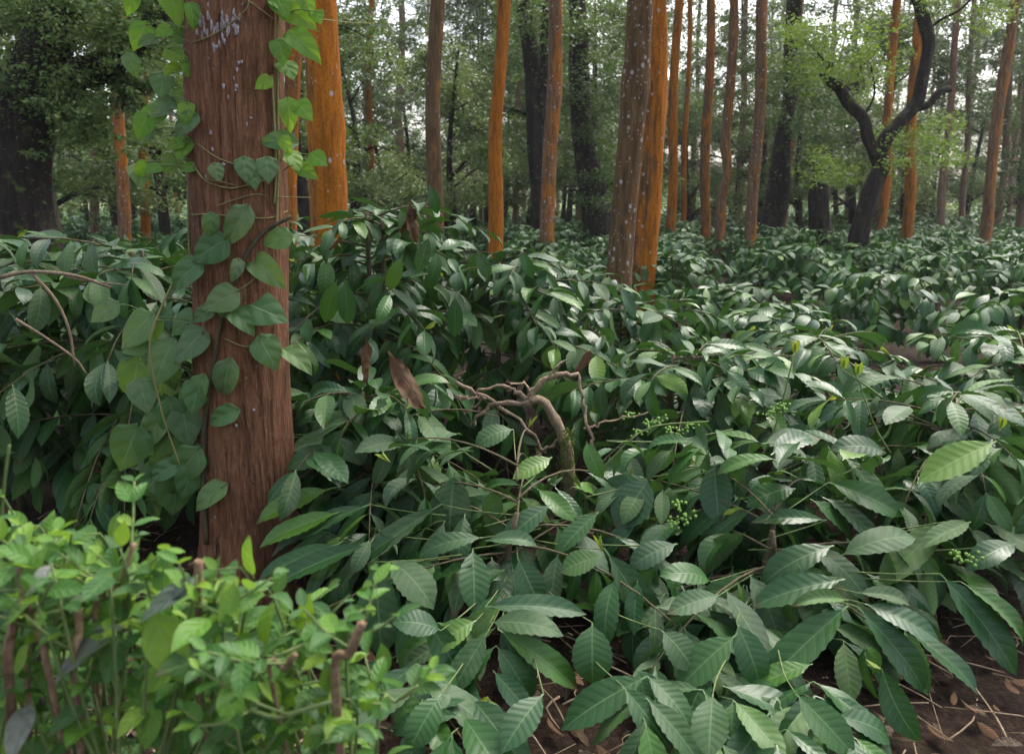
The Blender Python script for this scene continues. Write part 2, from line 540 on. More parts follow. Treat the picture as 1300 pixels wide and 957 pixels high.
def blade(nl, nw, W=0.42, droop=0.6, fold=0.25, corr=0.0, wave=0.0, veins=9, twist=0.0, outl=None, petiole=0.06, seed=0, hook=0.0, cup=0.0):
    """leaf blade along +Y, length 1, normal +Z -> V,F,uv"""
    rg = np.random.default_rng(seed)
    tt = np.linspace(0, 1, nl + 1)
    vv = np.linspace(-1, 1, 2 * nw + 1)
    ot, ow = outl or (OUT_T, OUT_W)
    V, UV = [], []
    ang = 0.0
    p = np.array([0.0, petiole, 0.0])
    ph = rg.uniform(0, 6.28, 4)
    prev = 0
    for i, t in enumerate(tt):
        if i:
            ang = -droop * (t ** 1.3) - hook * max(0, t - 0.6) * 2
            dl = t - prev
            p = p + dl * np.array([0, math.cos(ang), math.sin(ang)])
        prev = t
        d = np.array([0, math.cos(ang), math.sin(ang)])
        n = np.array([0, -math.sin(ang), math.cos(ang)])
        w = 0.5 * W * np.interp(t, ot, ow)
        tw = twist * t
        for v in vv:
            a = abs(v)
            x = w * v
            z = fold * a * w - cup * (a * a) * w
            z += corr * math.cos(2 * math.pi * (veins * t - 1.25 * a)) * (-1) * (a ** 0.8) * min(1, w / (0.25 * W))
            z += wave * math.sin(7 * t + ph[0 if v > 0 else 1]) * a * a * (w / (.5 * W))
            sh = 0.0
            if corr > 0 and a > 0.95:
                x *= 1 + 0.05 * math.cos(2 * math.pi * (veins * t - 1.25))
            x2, z2 = x * math.cos(tw) - z * math.sin(tw), x * math.sin(tw) + z * math.cos(tw)
            V.append(p + np.array([x2, 0, 0]) + n * z2 + d * sh)
            UV.append((0.5 + 0.5 * v, t))
    m = 2 * nw + 1
    F = []
    for i in range(nl):
        for j in range(2 * nw):
            F.append((i * m + j, i * m + j + 1, (i + 1) * m + j + 1, (i + 1) * m + j))
    b = len(V)
    if petiole > 0:                              # stalk
        V += [np.array([-.010, 0, 0]), np.array([.010, 0, 0]), np.array([.009, petiole + .02, 0.002]), np.array([-.009, petiole + .02, 0.002])]
        UV += [(.5, 0)] * 4
        F.append((b, b + 1, b + 2, b + 3))
    return np.array(V), F, np.array(UV)


def leafmesh(name, mat, *a, **k):
    V, F, uv = blade(*a, **k)
    return mesh(name, V, F, mat, True, uv)


NEAR_LEAVES, SEMI_LEAVES = [[leafmesh('coffee_leaf', M_COFFEE, 22, 3, W=w, droop=d, fold=f, corr=c * CK, wave=wv, twist=tw, seed=i, hook=h)
               for i, (w, d, f, c, wv, tw, h) in enumerate([
                   (.37, .55, .22, .0085, .012, .0, .0), (.40, .85, .12, .0095, .020, .15, .3), (.33, .40, .30, .0100, .014, -.15, .2),
                   (.42, 1.1, .08, .0080, .022, .1, .0), (.35, .70, .38, .0090, .018, .25, .4), (.39, .25, .15, .0080, .025, -.2, .1),
                   (.34, 1.0, .55, .0085, .030, .7, .5), (.36, .5, -.15, .0080, .040, -.6, .6), (.30, .75, .30, .0090, .022, .35, .2)])] for CK in (.65, .35)]
MID_LEAVES = [leafmesh('coffee_leaf_mid', M_COFFEE, 8, 1, W=w, droop=d, fold=f, wave=.015, seed=i)
              for i, (w, d, f) in enumerate([(.42, .55, .22), (.45, .95, .12), (.38, .40, .34), (.46, .7, .1)])]
FAR_LEAVES = [blade(5, 1, W=w, droop=d, fold=f, seed=i, petiole=0.0) for i, (w, d, f) in enumerate([(.42, .55, .22), (.45, 1.0, .12), (.40, .3, .3)])]
YOUNG = leafmesh('young_leaf', M_YOUNG, 8, 1, W=.36, droop=-.15, fold=.7, wave=.01)
HEART_T = [0, .01, .06, .14, .26, .40, .56, .72, .86, .95, 1]
HEART_W = [.10, .45, .80, .96, 1.0, .94, .78, .52, .24, .08, .01]


def heart(nl, nw, W, droop, fold, seed, cup=.15):
    V, F, uv = blade(nl, nw, W=W, droop=droop, fold=fold, wave=.02, outl=(HEART_T, HEART_W), petiole=0.0, seed=seed, cup=cup)
    # pull the basal lobes back behind the stalk
    t = uv[:, 1]
    a = np.abs(uv[:, 0] - .5) * 2
    V[:, 1] -= 0.17 * np.exp(-t * 7) * np.sin(np.clip(a, 0, 1) * math.pi * .75)
    return V, F, uv


VINE_MESH = [[mesh('vine_leaf', *(lambda r: (r[0], r[1], m, True, r[2]))(heart(14, 3, w, d, f, i))) for i, (w, d, f) in enumerate([(.78, .55, .25), (.70, .9, .35), (.85, .45, .18), (.60, 1.1, .45)])] for m in (M_VINE, M_VINE_BRIGHT)]
OV_T, OV_W = [0, .08, .22, .4, .58, .75, .9, 1], [.03, .45, .85, 1, .92, .66, .28, .01]
HEDGE_MESH = [leafmesh('hedge_leaf', m, 8, 2, W=w, droop=d, fold=f, wave=.03, veins=5, outl=(OV_T, OV_W), seed=i, petiole=.08)
              for i, (m, w, d, f) in enumerate([(M_HEDGE, .52, .4, .25), (M_HEDGE, .46, .8, .35), (M_HEDGE, .55, .2, .15), (M_HEDGE_DARK, .40, .6, .3)])]


def dead_leaf_mesh(seed):
    rg = np.random.default_rng(seed)
    V, F, uv = blade(14, 3, W=.46, droop=.5, fold=-.6, wave=.07, twist=1.0, seed=seed, petiole=.08)
    x = V[:, 0].copy()
    th = x / .16 * 1.2
    V[:, 0] = .13 * np.sin(th) + rg.normal(0, .012, len(V))
    V[:, 2] += .13 * (1 - np.cos(th)) + rg.normal(0, .02, len(V))
    return mesh('dead_leaf', V, F, M_DEAD, True, uv)


DEAD = [dead_leaf_mesh(i) for i in range(3)]


def frame(pos, d, nrm, scale, wscale=1.0):
    """matrix: leaf +Y along d, +Z near nrm"""
    y = Vector(d).normalized()
    x = y.cross(Vector(nrm))
    if x.length < 1e-5:
        x = y.cross(Vector((1, 0, 0.1)))
    x.normalize()
    z = x.cross(y)
    M = Matrix(((x.x, y.x, z.x, 0), (x.y, y.y, z.y, 0), (x.z, y.z, z.z, 0), (0, 0, 0, 1)))
    return Matrix.Translation(pos) @ M @ Matrix.Diagonal((scale * wscale, scale, scale, 1))


# ------------------------------------------------------------------ coffee bushes
def bush_plan(seed, H=1.0, Rad=0.95, nb=24, leaf=0.23, lowest=0.22):
    """stem path(s), branch paths and leaf frames of one bush, local coordinates"""
    r = random.Random(seed)
    stems, branches, leaves, tips = [], [], [], []
    ns = r.choice([1, 2, 2])
    for s in range(ns):
        a = r.uniform(0, 6.28)
        o = 0.05 * s
        stems.append([Vector((o * math.cos(a), o * math.sin(a), -0.08)), Vector((.05 * math.cos(a) + o, .05 * math.sin(a), H * .4)), Vector((.12 * s * math.cos(a), .12 * s * math.sin(a), H * .88))])
    phi = r.uniform(0, 6.28)
    for b in range(nb):
        phi += 2.39996 + r.uniform(-.35, .35)
        f = (b + .5) / nb
        z0 = H * (lowest + (0.86 - lowest) * f ** 0.85) + r.uniform(-.03, .03)
        Lb = Rad * (1.0 - 0.50 * f ** 1.8) * r.uniform(.80, 1.12)
        rise = r.uniform(.05, .30) + .30 * f
        sag = r.uniform(.35, .75) * (1 - .35 * f)
        st = stems[b % ns]
        k = z0 / (H * .88)
        base = st[0].lerp(st[2], min(1, max(0, k)))
        base = Vector((base.x, base.y, z0))
        hd = Vector((math.cos(phi), math.sin(phi), 0))
        side0 = Vector((-hd.y, hd.x, 0))
        bend = r.uniform(-.18, .18)
        pts = []
        for i in range(8):
            t = i / 7
            pts.append(base + hd * (Lb * t) + side0 * (bend * t * t * Lb) + Vector((0, 0, Lb * (rise * t - sag * t * t))))
        branches.append(pts)
        npair = max(3, int(Lb * (1 - .2) / (leaf * .36)))
        for q in range(npair + 1):
            t = .2 + .8 * q / npair
            i = min(6, int(t * 7))
            u = t * 7 - i
            p = pts[i].lerp(pts[i + 1], u)
            d = (pts[i + 1] - pts[i]).normalized()
            side = d.cross(Vector((0, 0, 1))).normalized()
            up = side.cross(d)
            term = q == npair
            for s in (-1, 1):
                if r.random() < .07:
                    continue
                a = math.radians(r.uniform(12, 34) if term else r.uniform(42, 78))
                dr = math.radians(r.gauss(14 if z0 > H * .5 else 28, 23) + (10 if t < .5 else 0))
                ld = d * math.cos(a) + side * (s * math.sin(a))
                ld = (ld * math.cos(dr) - Vector((0, 0, 1)) * math.sin(dr)).normalized()
                n = up + side * (s * r.uniform(-.2, .6)) + Vector((r.gauss(0, .32), r.gauss(0, .32), r.gauss(.2, .2)))
                sz = leaf * r.uniform(.70, 1.22) * (0.78 if term else 1.0) * (.85 if q == npair - 1 else 1)
                leaves.append((p, ld, n, sz, r.uniform(.88, 1.12), r.random()))
            if term and r.random() < .45:
                tips.append((p, d + Vector((0, 0, .5))))
    for st in stems:                                # leafy leader
        for q in range(4):
            p = st[2] + Vector((0, 0, -.05 - .07 * q + .06))
            a0 = r.uniform(0, 6.28)
            for s in (0, 1):
                a = a0 + math.pi * s + q * 1.57 + r.uniform(-.2, .2)
                ld = Vector((math.cos(a), math.sin(a), r.uniform(-.15, .55)))
                leaves.append((p, ld, Vector((r.gauss(0, .2), r.gauss(0, .2), 1)), leaf * r.uniform(.7, 1.05), 1.0, r.random()))
    leaves.sort(key=lambda l: -(l[0].z + .3 * l[0].to_2d().length))
    return dict(stems=stems, branches=branches, leaves=leaves, tips=tips, H=H)


def stem_mesh(plan):
    V, F = join([tube(smooth_path(s, 8), np.linspace(.026, .012, 8), 7) for s in plan['stems']])
    return mesh('stem', V, F, M_BRANCH)


def branch_mesh(pts, r0=.0065, r1=.0028, mat=None, k=5):
    P = np.array([list(p) for p in pts])
    V, F, uv = tube(P, np.linspace(r0, r1, len(P)), k)
    return mesh('branch', V, F, mat or M_BRANCH)


BUSH_SHAPES = {'near': [], 'mid': [], 'far': []}
plans = [bush_plan(100 + i, H=1.0, Rad=.95, nb=26, leaf=.235) for i in range(5)]
plans += [bush_plan(150 + i, H=1.7, Rad=.95, nb=40, leaf=.235, lowest=.16) for i in range(4)]
plans_mid = [bush_plan(200 + i, H=1.0, Rad=.98, nb=22, leaf=.215) for i in range(5)]
plans_far = [bush_plan(300 + i, H=1.0, Rad=1.0, nb=24, leaf=.205, lowest=.35) for i in range(5)]


def foliage_from(leafs, name='foliage', seed=0):
    rg = random.Random(seed)
    Vs, Fs, UVs, T = [], [], [], []
    off = 0
    for (p, d, n, sz, ws_, rn) in leafs:
        V, F, uv = FAR_LEAVES[rg.randrange(3)]
        M = np.array(frame(p, d, n, sz, ws_))
        Vs.append(V @ M[:3, :3].T + M[:3, 3])
        Fs.append(np.array(F) + off)
        off += len(V)
        UVs.append(uv)
        T.append(np.full(len(V), rn))
    return mesh(name, np.vstack(Vs), np.vstack(Fs), M_COFFEE_FAR, True, np.vstack(UVs), np.concatenate(T))


for pl in plans + plans_mid:
    pl['stem_me'] = stem_mesh(pl)
    pl['branch_me'] = [branch_mesh(b) for b in pl['branches']]
for i, pl in enumerate(plans_far):
    pl['stem_me'] = stem_mesh(pl)
    pl['fol_me'] = foliage_from(pl['leaves'], seed=i)
for i, pl in enumerate(plans_mid):
    # the uppermost leaves of the middle rows are separate, the shaded ones below are one mass
    order = sorted(pl['leaves'], key=lambda l: -(l[0].z + .25 * l[0].to_2d().length))
    pl['top'] = order[:110]
    pl['low_me'] = foliage_from(order[110:], seed=i)


def front_limit(py):
    """distance (forward) of the front face of the near bushes at a pixel row, for clearing the view of single big leaves"""
    return 3.15 - (py - 600) / 270 * 1.05


n_leaf_obj = 0


def near_bush(loc, rz, sx, sz, label, plan, group=None, name='coffee_bush', clear=False, keep=1.0, seed=0):
    global n_leaf_obj
    rr = random.Random(seed)
    t = thing(name, label, 'bush', loc, 0, group)
    X = Matrix.Rotation(rz, 4, 'Z') @ Matrix.Diagonal((sx, sx, sz, 1))
    R3 = X.to_3x3()
    obj('stem', plan['stem_me'], t, X @ Matrix.Diagonal((1, 1, .62 if clear else 1, 1)))
    for bm_, bp in zip(plan['branch_me'], plan['branches']):
        e = Vector(loc) + X @ bp[-1]
        pr = to_px(e)
        if clear and pr and pr[1] > 560 and e.y < front_limit(pr[1]) + .22:
            continue
        obj('branch', bm_, t, X)
    cnt, rest = 0, []
    kinds = NEAR_LEAVES if loc[1] < 4.3 else SEMI_LEAVES
    for (p, d, n, s, w, rn) in plan['leaves']:
        q = X @ p
        dd = (R3 @ d).normalized()
        wp = Vector(loc) + q
        mid = wp + dd * s * .5
        pr = to_px(mid)
        if pr is None or rr.random() > keep:
            continue
        if wp.z + dd.z * s < 0.02:
            continue
        if not (-90 < pr[0] < 1390 and pr[1] < 1080):
            continue
        if wp.y < 1.45:
            continue
        if clear and pr[1] > 585 and mid.y < front_limit(pr[1]) + .10:
            continue
        # the pruned stem stands in a gap of the foliage
        if mid.y < 4.12 and ((pr[0] - 672) / 100) ** 2 + ((pr[1] - 528) / 78) ** 2 < 1:
            continue
        # keep leaves out of the big trunk
        if math.hypot(mid.x - TRUNK.x, mid.y - TRUNK.y) < .30:
            continue
        if cnt >= (200 if clear else 285):
            rest.append((q, dd, n, s, w, rn))
            continue
        obj('leaf', rr.choice(kinds), t, frame(q, dd, n, s, w))
        cnt += 1
    if rest:
        o = obj('inner_foliage', foliage_from(rest, 'inner_foliage', seed), t)
        o['kind'] = 'stuff'
    for (p, d) in plan['tips']:
        if rr.random() < .6:
            q = X @ p
            for s_ in (-1, 1):
                obj('young_leaf', YOUNG, t, frame(q, d + Vector((s_ * .35 + rr.gauss(0, .1), rr.gauss(0, .2), .4)), Vector((-s_, 0, .5)), rr.uniform(.04, .08)))
    n_leaf_obj += cnt
    return t


TRUNK = on_ground(305, 3.25)


def mid_bush(loc, rz, sx, sz, label, plan, group):
    t = thing('coffee_bush', label, 'bush', loc, rz, group)
    X = Matrix.Diagonal((sx, sx, sz, 1))
    R3 = X.to_3x3()
    obj('stem', plan['stem_me'], t, X)
    o = obj('foliage', plan['low_me'], t, X)
    o['kind'] = 'stuff'
    for (p, d, n, s, w, rn) in plan['top']:
        obj('leaf', MID_LEAVES[int(rn * 3.99)], t, frame(X @ p, R3 @ d, n, s, w))
    return t


def far_bush(loc, rz, sx, sz, label, plan, group):
    t = thing('coffee_bush', label, 'bush', loc, rz, group)
    X = Matrix.Diagonal((sx, sx, sz, 1))
    obj('stem', plan['stem_me'], t, X)
    o = obj('foliage', plan['fol_me'], t, X)
    o['kind'] = 'stuff'
    return t


# trees one can find by their looks: (pixel column, distance, short name)
LAND = [(305, 3.25, 'vine-clad trunk'), (415, 7.2, 'stout orange trunk with a white lichen blot'), (554, 13.5, 'slim olive-brown trunk'), (631, 14.5, 'slender vivid orange trunk'),
        (697, 15.5, 'mottled pinkish trunk'), (793, 8.3, 'lichen-spotted dark brown trunk'), (821, 9.8, 'broad orange and brown trunk'), (852, 21, 'thin orange trunk with pale pink top'),
        (896, 22, 'plain rusty brown trunk'), (917, 18, 'trunk kinked like an elbow'), (956, 18, 'mottled red-grey lichened trunk'), (1042, 21, 'short dark mossy trunk'),
        (1100, 16.5, 'gnarled forked tree with a sawn stub'), (1153, 20.5, 'orange trunk next to the gnarled tree'), (1255, 20, 'leaning rust-coloured trunk'), (1196, 31, 'pale pink-grey trunk spotted white'),
        (157, 17, 'patchy orange and white trunk'), (22, 9.5, 'massive fern-hung dark tree'), (982, 22, 'leafy dark leaning trunk'), (367, 11, 'reddish trunk hidden behind the vine-clad one'), (122, 24, 'grey-brown trunk in the shade'), (186, 20, 'thin orange trunk left of the vine-clad one'), (468, 30, 'thin orange trunk before pale thicket'), (509, 36, 'pale pink far trunk'), (686, 21, 'ivy-clad forked dark tree'), (752, 23, 'shaggy foliage-wrapped dark trunk')]


def nearest(x, y):
    return min(LAND, key=lambda l: math.hypot(x - (l[0] - 650) / FPX * l[1], y - l[1]))[2]


def in_front(px, y):
    return min((l for l in LAND if l[1] < y - 1), key=lambda l: abs(px - l[0]))[2]


# the bushes one can tell apart: (x, y, width scale, height scale, label, clear, plan)
NEAR = [
    (0.02, 2.95, .92, .80, 'low coffee bush with large drooping leaves spread in front of the pruned mossy stem', True, 0),
    (1.00, 2.85, .86, .74, 'coffee bush with glossy ribbed leaves fanned out beside bare dark soil', True, 1),
    (2.05, 3.55, .90, .85, 'coffee bush with one pale lime leaf, growing behind the bare patch of soil', False, 2),
    (-0.62, 3.55, .72, .88, 'coffee bush pressed against the right side of the vine-clad trunk', False, 3),
    (-0.85, 4.65, .95, 1.80, 'tall coffee bush with crumpled dead leaves, standing right behind the vine-clad trunk', False, 5),
    (-0.05, 5.25, .95, 1.50, 'tall coffee bush of drooping dark leaves behind the leaning pruned stem', False, 6),
    (-1.85, 3.95, .90, 1.60, 'tall coffee bush entangled with the vine on the trunk', False, 7),
    (-2.75, 4.20, .95, 1.62, 'tall coffee bush with a bare pale twig, left of the vine-clad trunk', False, 8),
    (-1.95, 5.50, 1.0, 1.72, 'tall coffee bush shaded behind the bush with the bare pale twig', False, 5),
    (-3.75, 5.20, 1.0, 1.65, 'tall coffee bush under the dark fern-hung tree', False, 6),
    (0.95, 4.55, .95, .86, 'coffee bush with green berries and upright new shoots beside the pruned stem', False, 3),
    (1.95, 5.00, .98, .90, 'dense coffee bush behind the bush with upright new shoots', False, 4),
    (3.05, 4.60, .98, .92, 'coffee bush with yellow shoot tips behind the pale lime leaf', False, 0),
    (0.85, 6.10, 1.0, .98, 'coffee bush at the foot of the lichen-spotted dark trunk', False, 1),
]
bushes = []
for i, (x, y, sx, sz, lab, cl, pi) in enumerate(NEAR):
    bushes.append(near_bush((x, y, 0), i * 1.37 + .4, sx, sz / plans[pi]['H'], lab, plans[pi], clear=cl, seed=i, group='coffee bushes of the nearest rows'))

nm = nf = 0
yrow, ri = 6.6, 0
MIDLAB = ['coffee bush in the rows around the lichen-spotted dark trunk, each leaf still distinct']
while yrow < 31:
    hw = .66 * yrow + 1.3
    x = -hw + R.uniform(0, 1.2)
    while x < hw:
        jx, jy = R.uniform(-.25, .25), R.uniform(-.3, .3)
        px = x + jx
        sx, sz = R.uniform(.84, 1.08), R.uniform(.76, 1.12)
        if px < -1.2 and yrow < 10:
            sz *= 1.25
        if not (yrow < 6.9 and .1 < px < 1.5):
            if yrow < 11.2:
                mid_bush((px, yrow + jy, 0), R.uniform(0, 6.28), sx, sz, 'coffee bush of distinct leaves nearest the ' + nearest(px, yrow), plans_mid[nm % 5], 'coffee bushes of the middle rows')
                nm += 1
            else:
                far_bush((px, yrow + jy, 0), R.uniform(0, 6.28), sx * 1.08, sz, 'coffee bush of the far rows nearest the ' + nearest(px, yrow), plans_far[nf % 5], 'coffee bushes of the far rows')
                nf += 1
        x += R.uniform(1.7, 2.3) * (1.0 if yrow < 14 else 1.15)
    yrow += 1.85 if yrow < 14 else 2.2
    ri += 1
print('bushes', len(NEAR), nm, nf, 'near leaves', n_leaf_obj)

# the carpet of coffee beyond them reads as one mass
lf = []
rg = random.Random(5)
for i in range(15000):
    y = 31 + 60 * rg.random() ** 1.4
    x = rg.uniform(-1, 1) * (.68 * y + 2)
    z = .35 + .55 * rg.random() + .12 * math.sin(x * 1.9) + .12 * math.sin(y * 1.7)
    a = rg.uniform(0, 6.28)
    lf.append((Vector((x, y, z)), Vector((math.cos(a), math.sin(a), rg.uniform(-.5, .15))), Vector((rg.gauss(0, .3), rg.gauss(0, .3), 1)), rg.uniform(.28, .5), 1.2, rg.random()))
o = obj('coffee_field', foliage_from(lf, 'coffee_field'))
o['kind'] = 'stuff'
o['label'] = 'far carpet of coffee foliage stretching to the distant trees'

# ------------------------------------------------------------------ big single leaves of the front bushes, read off the photograph
HERO = [  # base px, tip px, width px, shape, which bush
    (577, 600, 570, 682, 57, 5, 0), (600, 696, 602, 772, 41, 0, 0), (768, 697, 837, 812, 46, 2, 0), (825, 607, 786, 667, 53, 0, 0), (619, 802, 575, 878, 40, 2, 0),
    (632, 798, 729, 869, 38, 2, 0), (752, 790, 752, 866, 55, 3, 0), (476, 713, 485, 848, 57, 5, 0), (496, 712, 549, 770, 50, 3, 0), (657, 708, 683, 765, 40, 0, 0),
    (765, 705, 715, 725, 38, 0, 0), (616, 770, 736, 778, 35, 0, 0), (622, 790, 712, 803, 40, 1, 0), (605, 787, 548, 826, 35, 4, 0), (760, 650, 711, 700, 30, 2, 0),
    (614, 682, 533, 703, 28, 1, 0), (616, 686, 681, 690, 26, 4, 0), (503, 680, 459, 712, 26, 2, 0), (701, 580, 655, 605, 28, 5, 0), (652, 545, 604, 567, 34, 3, 0),
    (575, 561, 488, 600, 30, 2, 0), (907, 586, 912, 660, 42, 2, 0), (934, 607, 927, 731, 66, 5, 0), (1077, 768, 968, 872, 48, 2, 1), (1089, 770, 1172, 872, 46, 2, 1),
    (1194, 728, 1284, 855, 46, 0, 1), (1220, 738, 1302, 815, 34, 4, 1), (1073, 735, 960, 768, 42, 0, 1), (1233, 662, 1175, 692, 28, 2, 1), (1200, 662, 1122, 740, 44, 2, 1),
    (1098, 766, 1187, 811, 40, 0, 1), (1066, 706, 1160, 682, 42, 3, 1), (1052, 612, 1140, 652, 40, 0, 1), (1059, 692, 967, 740, 40, 1, 1), (935, 805, 865, 870, 46, 0, 1),
    (935, 790, 965, 870, 45, 3, 1), (914, 755, 852, 777, 34, 0, 1), (902, 738, 840, 730, 34, 3, 1), (1088, 752, 1155, 765, 26, 4, 1), (1077, 762, 1010, 765, 20, 4, 1),
    (1125, 575, 1056, 570, 36, 3, 1), (1050, 660, 960, 662, 24, 0, 1), (560, 640, 430, 742, 36, 2, 0), (470, 640, 350, 700, 32, 2, 0), (700, 640, 640, 690, 34, 0, 0),
    (860, 690, 800, 720, 34, 1, 0), (560, 800, 500, 790, 40, 3, 0), (840, 800, 880, 850, 44, 3, 0), (1290, 690, 1230, 720, 34, 1, 1), (1010, 620, 950, 640, 34, 1, 1),
    (690, 880, 640, 950, 46, 0, 0), (790, 870, 850, 950, 46, 2, 0), (1010, 880, 1080, 955, 48, 0, 1), (560, 880, 520, 950, 44, 1, 0), (905, 880, 900, 955, 50, 5, 1),
    (352, 552, 290, 596, 46, 3, 3), (330, 548, 296, 612, 40, 3, 3), (455, 560, 372, 570, 36, 0, 3), (450, 575, 365, 592, 34, 1, 3), (420, 620, 330, 660, 34, 2, 3), (430, 650, 335, 690, 30, 2, 3), (470, 690, 345, 745, 34, 2, 3), (430, 690, 330, 735, 30, 2, 3),
]
hr = random.Random(3)
for (bx, by, tx, ty, w, sh, bi) in HERO:
    b = bushes[bi]
    yb = front_limit(by) + hr.uniform(-.03, .06)
    steep = (ty - by) / max(1, math.hypot(tx - bx, ty - by))
    yt = yb - (.02 + .10 * max(0, steep)) + hr.uniform(-.05, .05)
    yt = max(yt, 1.55)
    p, q = at(bx, by, yb), at(tx, ty, yt)
    if q.z < .03:
        q.z = .03
    d = q - p
    L = d.length
    pxm = FPX * L / max(1e-3, math.hypot(tx - bx, ty - by)) / ((p - CAMP).length)
    wid = w / FPX * (p.y / math.cos(PITCH)) * .95
    tocam = (CAMP - p).normalized()
    n = tocam * 0.55 + Vector((hr.gauss(0, .15), -.1, 0.75))
    me = NEAR_LEAVES[sh]
    W0 = (.37, .40, .33, .42, .35, .39)[sh]
    M = frame(p - b.location, d, n, L * 1.03, wid / (W0 * L))
    # shape bends down from its base direction: start a little higher so the tip lands near its place
    M = M @ Matrix.Rotation((.55, .85, .40, 1.1, .70, .25)[sh] * .40, 4, 'X')
    obj('leaf', me, b, M)
    # twig that carries it
    c = p + (Vector((b.location.x, b.location.y, p.z)) - p).normalized() * .3 + Vector((0, .05, -.06))
    mid = p.lerp(c, .4) + Vector((0, .03, -.02))
    pts = smooth_path([c, mid, p], 7) - np.array(list(b.location))
    obj('branch', branch_mesh(pts, .003, .002, M_TWIG), b)

fr_ = random.Random(44)
nodes = []
tries = 0
while len(nodes) < 100 and tries < 4000:
    tries += 1
    px, py = fr_.uniform(370, 1330), fr_.uniform(590, 945)
    if (px > 1165 and py > 715) or (px < 470 and py > 690) or (py > 860 and fr_.random() < .6):
        continue
    if any(math.hypot(px - a, (py - b)) < 41 for a, b in nodes):
        continue
    if math.hypot((px - 690) / 100, (py - 560) / 60) < 1:
        continue
    nodes.append((px, py))
    b = bushes[0 if px < 760 else 1]
    y = front_limit(py) + fr_.uniform(.10, .42)
    p = at(px, py, y)
    if p.z < .10:
        continue
    out = Vector((p.x - b.location.x, p.y - b.location.y, 0))
    out = (out.normalized() if out.length > .05 else Vector((0, -1, 0))) + Vector((fr_.gauss(0, .5), -.35 + fr_.gauss(0, .3), fr_.uniform(-.35, .15)))
    out.normalize()
    side = out.cross(Vector((0, 0, 1))).normalized()
    back = p - out * .12 + Vector((0, .14, -.22))
    obj('branch', branch_mesh(smooth_path([back, p.lerp(back, .5) + Vector((0, .02, .02)), p], 7) - np.array(list(b.location)), .003, .002, M_TWIG), b)
    for q in range(3):
        pp = p - out * (.085 * q)
        for s_ in (-1, 1):
            aa = math.radians(fr_.uniform(15, 35) if q == 0 else fr_.uniform(45, 80))
            ld = out * math.cos(aa) + side * (s_ * math.sin(aa)) + Vector((0, 0, -fr_.uniform(.0, .75)))
            n = Vector((fr_.gauss(0, .25), fr_.gauss(-.2, .25), 1.0))
            sz = fr_.uniform(.18, .33) * (.85 if q == 0 else 1)
            if (pp + ld.normalized() * sz).z < .02:
                continue
            obj('leaf', fr_.choice(NEAR_LEAVES), b, frame(pp - b.location, ld, n, sz, fr_.uniform(.9, 1.12)))

for (bx, by, tx, ty, w, y, bi) in [(428, 355, 410, 410, 26, 3.75, 4), (438, 355, 442, 412, 24, 3.75, 4), (605, 316, 622, 354, 20, 4.3, 5), (511, 325, 492, 368, 20, 3.75, 4), (578, 376, 577, 428, 27, 4.3, 5), (545, 234, 556, 270, 18, 3.8, 4), (545, 300, 530, 345, 20, 3.75, 4), (660, 318, 678, 352, 18, 4.3, 5)]:
    b = bushes[bi]
    p, q = at(bx, by, y), at(tx, ty, y - .02)
    obj('leaf', NEAR_LEAVES[0], b, frame(p - b.location, q - p, (CAMP - p).normalized() + Vector((0, 0, .5)), (q - p).length, 1.1))
# one pale lime leaf
p, q = at(1265, 560, 2.75), at(1172, 600, 2.7)
o = obj('leaf', leafmesh('lime_leaf', leaf_material('lime_leaf', [(0, (0.12, 0.23, 0.03)), (1, (0.13, 0.25, 0.035))], (0.28, 0.38, 0.12), (0.18, 0.3, 0.05), bump=0.15, trans=0.3, transcol=(0.25, 0.42, 0.03), dust=0.1), 22, 3, W=.40, droop=.4, fold=.2, corr=.009, wave=.015), bushes[2], frame(p - bushes[2].location, q - p, Vector((0, -.5, .8)), (q - p).length))
o['label'] = 'pale lime green leaf'
# crumpled dead leaves hanging in the bushes behind the trunk
for (px, py, tx, ty, y, s, k, bi) in [(520, 256, 528, 304, 3.7, 1, 0, 4), (530, 262, 512, 296, 3.7, 1, 1, 4), (466, 428, 468, 484, 3.3, 1, 2, 4), (492, 446, 534, 514, 3.3, 1, 0, 4), (752, 442, 732, 478, 4.1, 1, 1, 5), (436, 300, 420, 318, 3.7, 1, 2, 4)]:
    b = bushes[bi]
    p, q = at(px, py, y), at(tx, ty, y)
    obj('dead_leaf', DEAD[k], b, frame(p - b.location, q - p, (CAMP - p) + Vector((.6 * (k - 1), 0, 0)), (q - p).length * 1.08))

# young upright shoots and berries on the bush beside the pruned stem
b = bushes[10]
for pts in ([(968, 578), (985, 540), (1008, 450)], [(1130, 575), (1110, 540), (1088, 478)], [(1262, 590), (1265, 560), (1270, 545)], [(1120, 505), (1100, 490), (1070, 470)]):
    P3 = [at(x, y, 3.35) for x, y in pts]
    obj('shoot', branch_mesh(smooth_path(P3, 8) - np.array(list(b.location)), .006, .003, M_TWIG), b)
    for s_ in (-1, 1):
        obj('young_leaf', YOUNG, b, frame(P3[-1] - b.location, Vector((s_ * .25, 0, 1)), Vector((-s_ * .2, -1, .2)), .065))


def berry_mesh(seed, n=12):
    rg = random.Random(seed)
    parts = []
    for i in range(n):
        c = Vector((rg.gauss(0, .016), rg.gauss(0, .016), rg.gauss(0, .010)))
        r_ = rg.uniform(.0055, .008)
        P = [c + Vector((0, 0, r_ * z)) for z in (-1, -.7, 0, .7, 1)]
        V, F, _ = tube([list(p) for p in P], [r_ * .05, r_ * .7, r_, r_ * .7, r_ * .05], 7)
        parts.append((V, F))
    V, F = join(parts)
    return mesh('berry_cluster', V, F, M_BERRY)


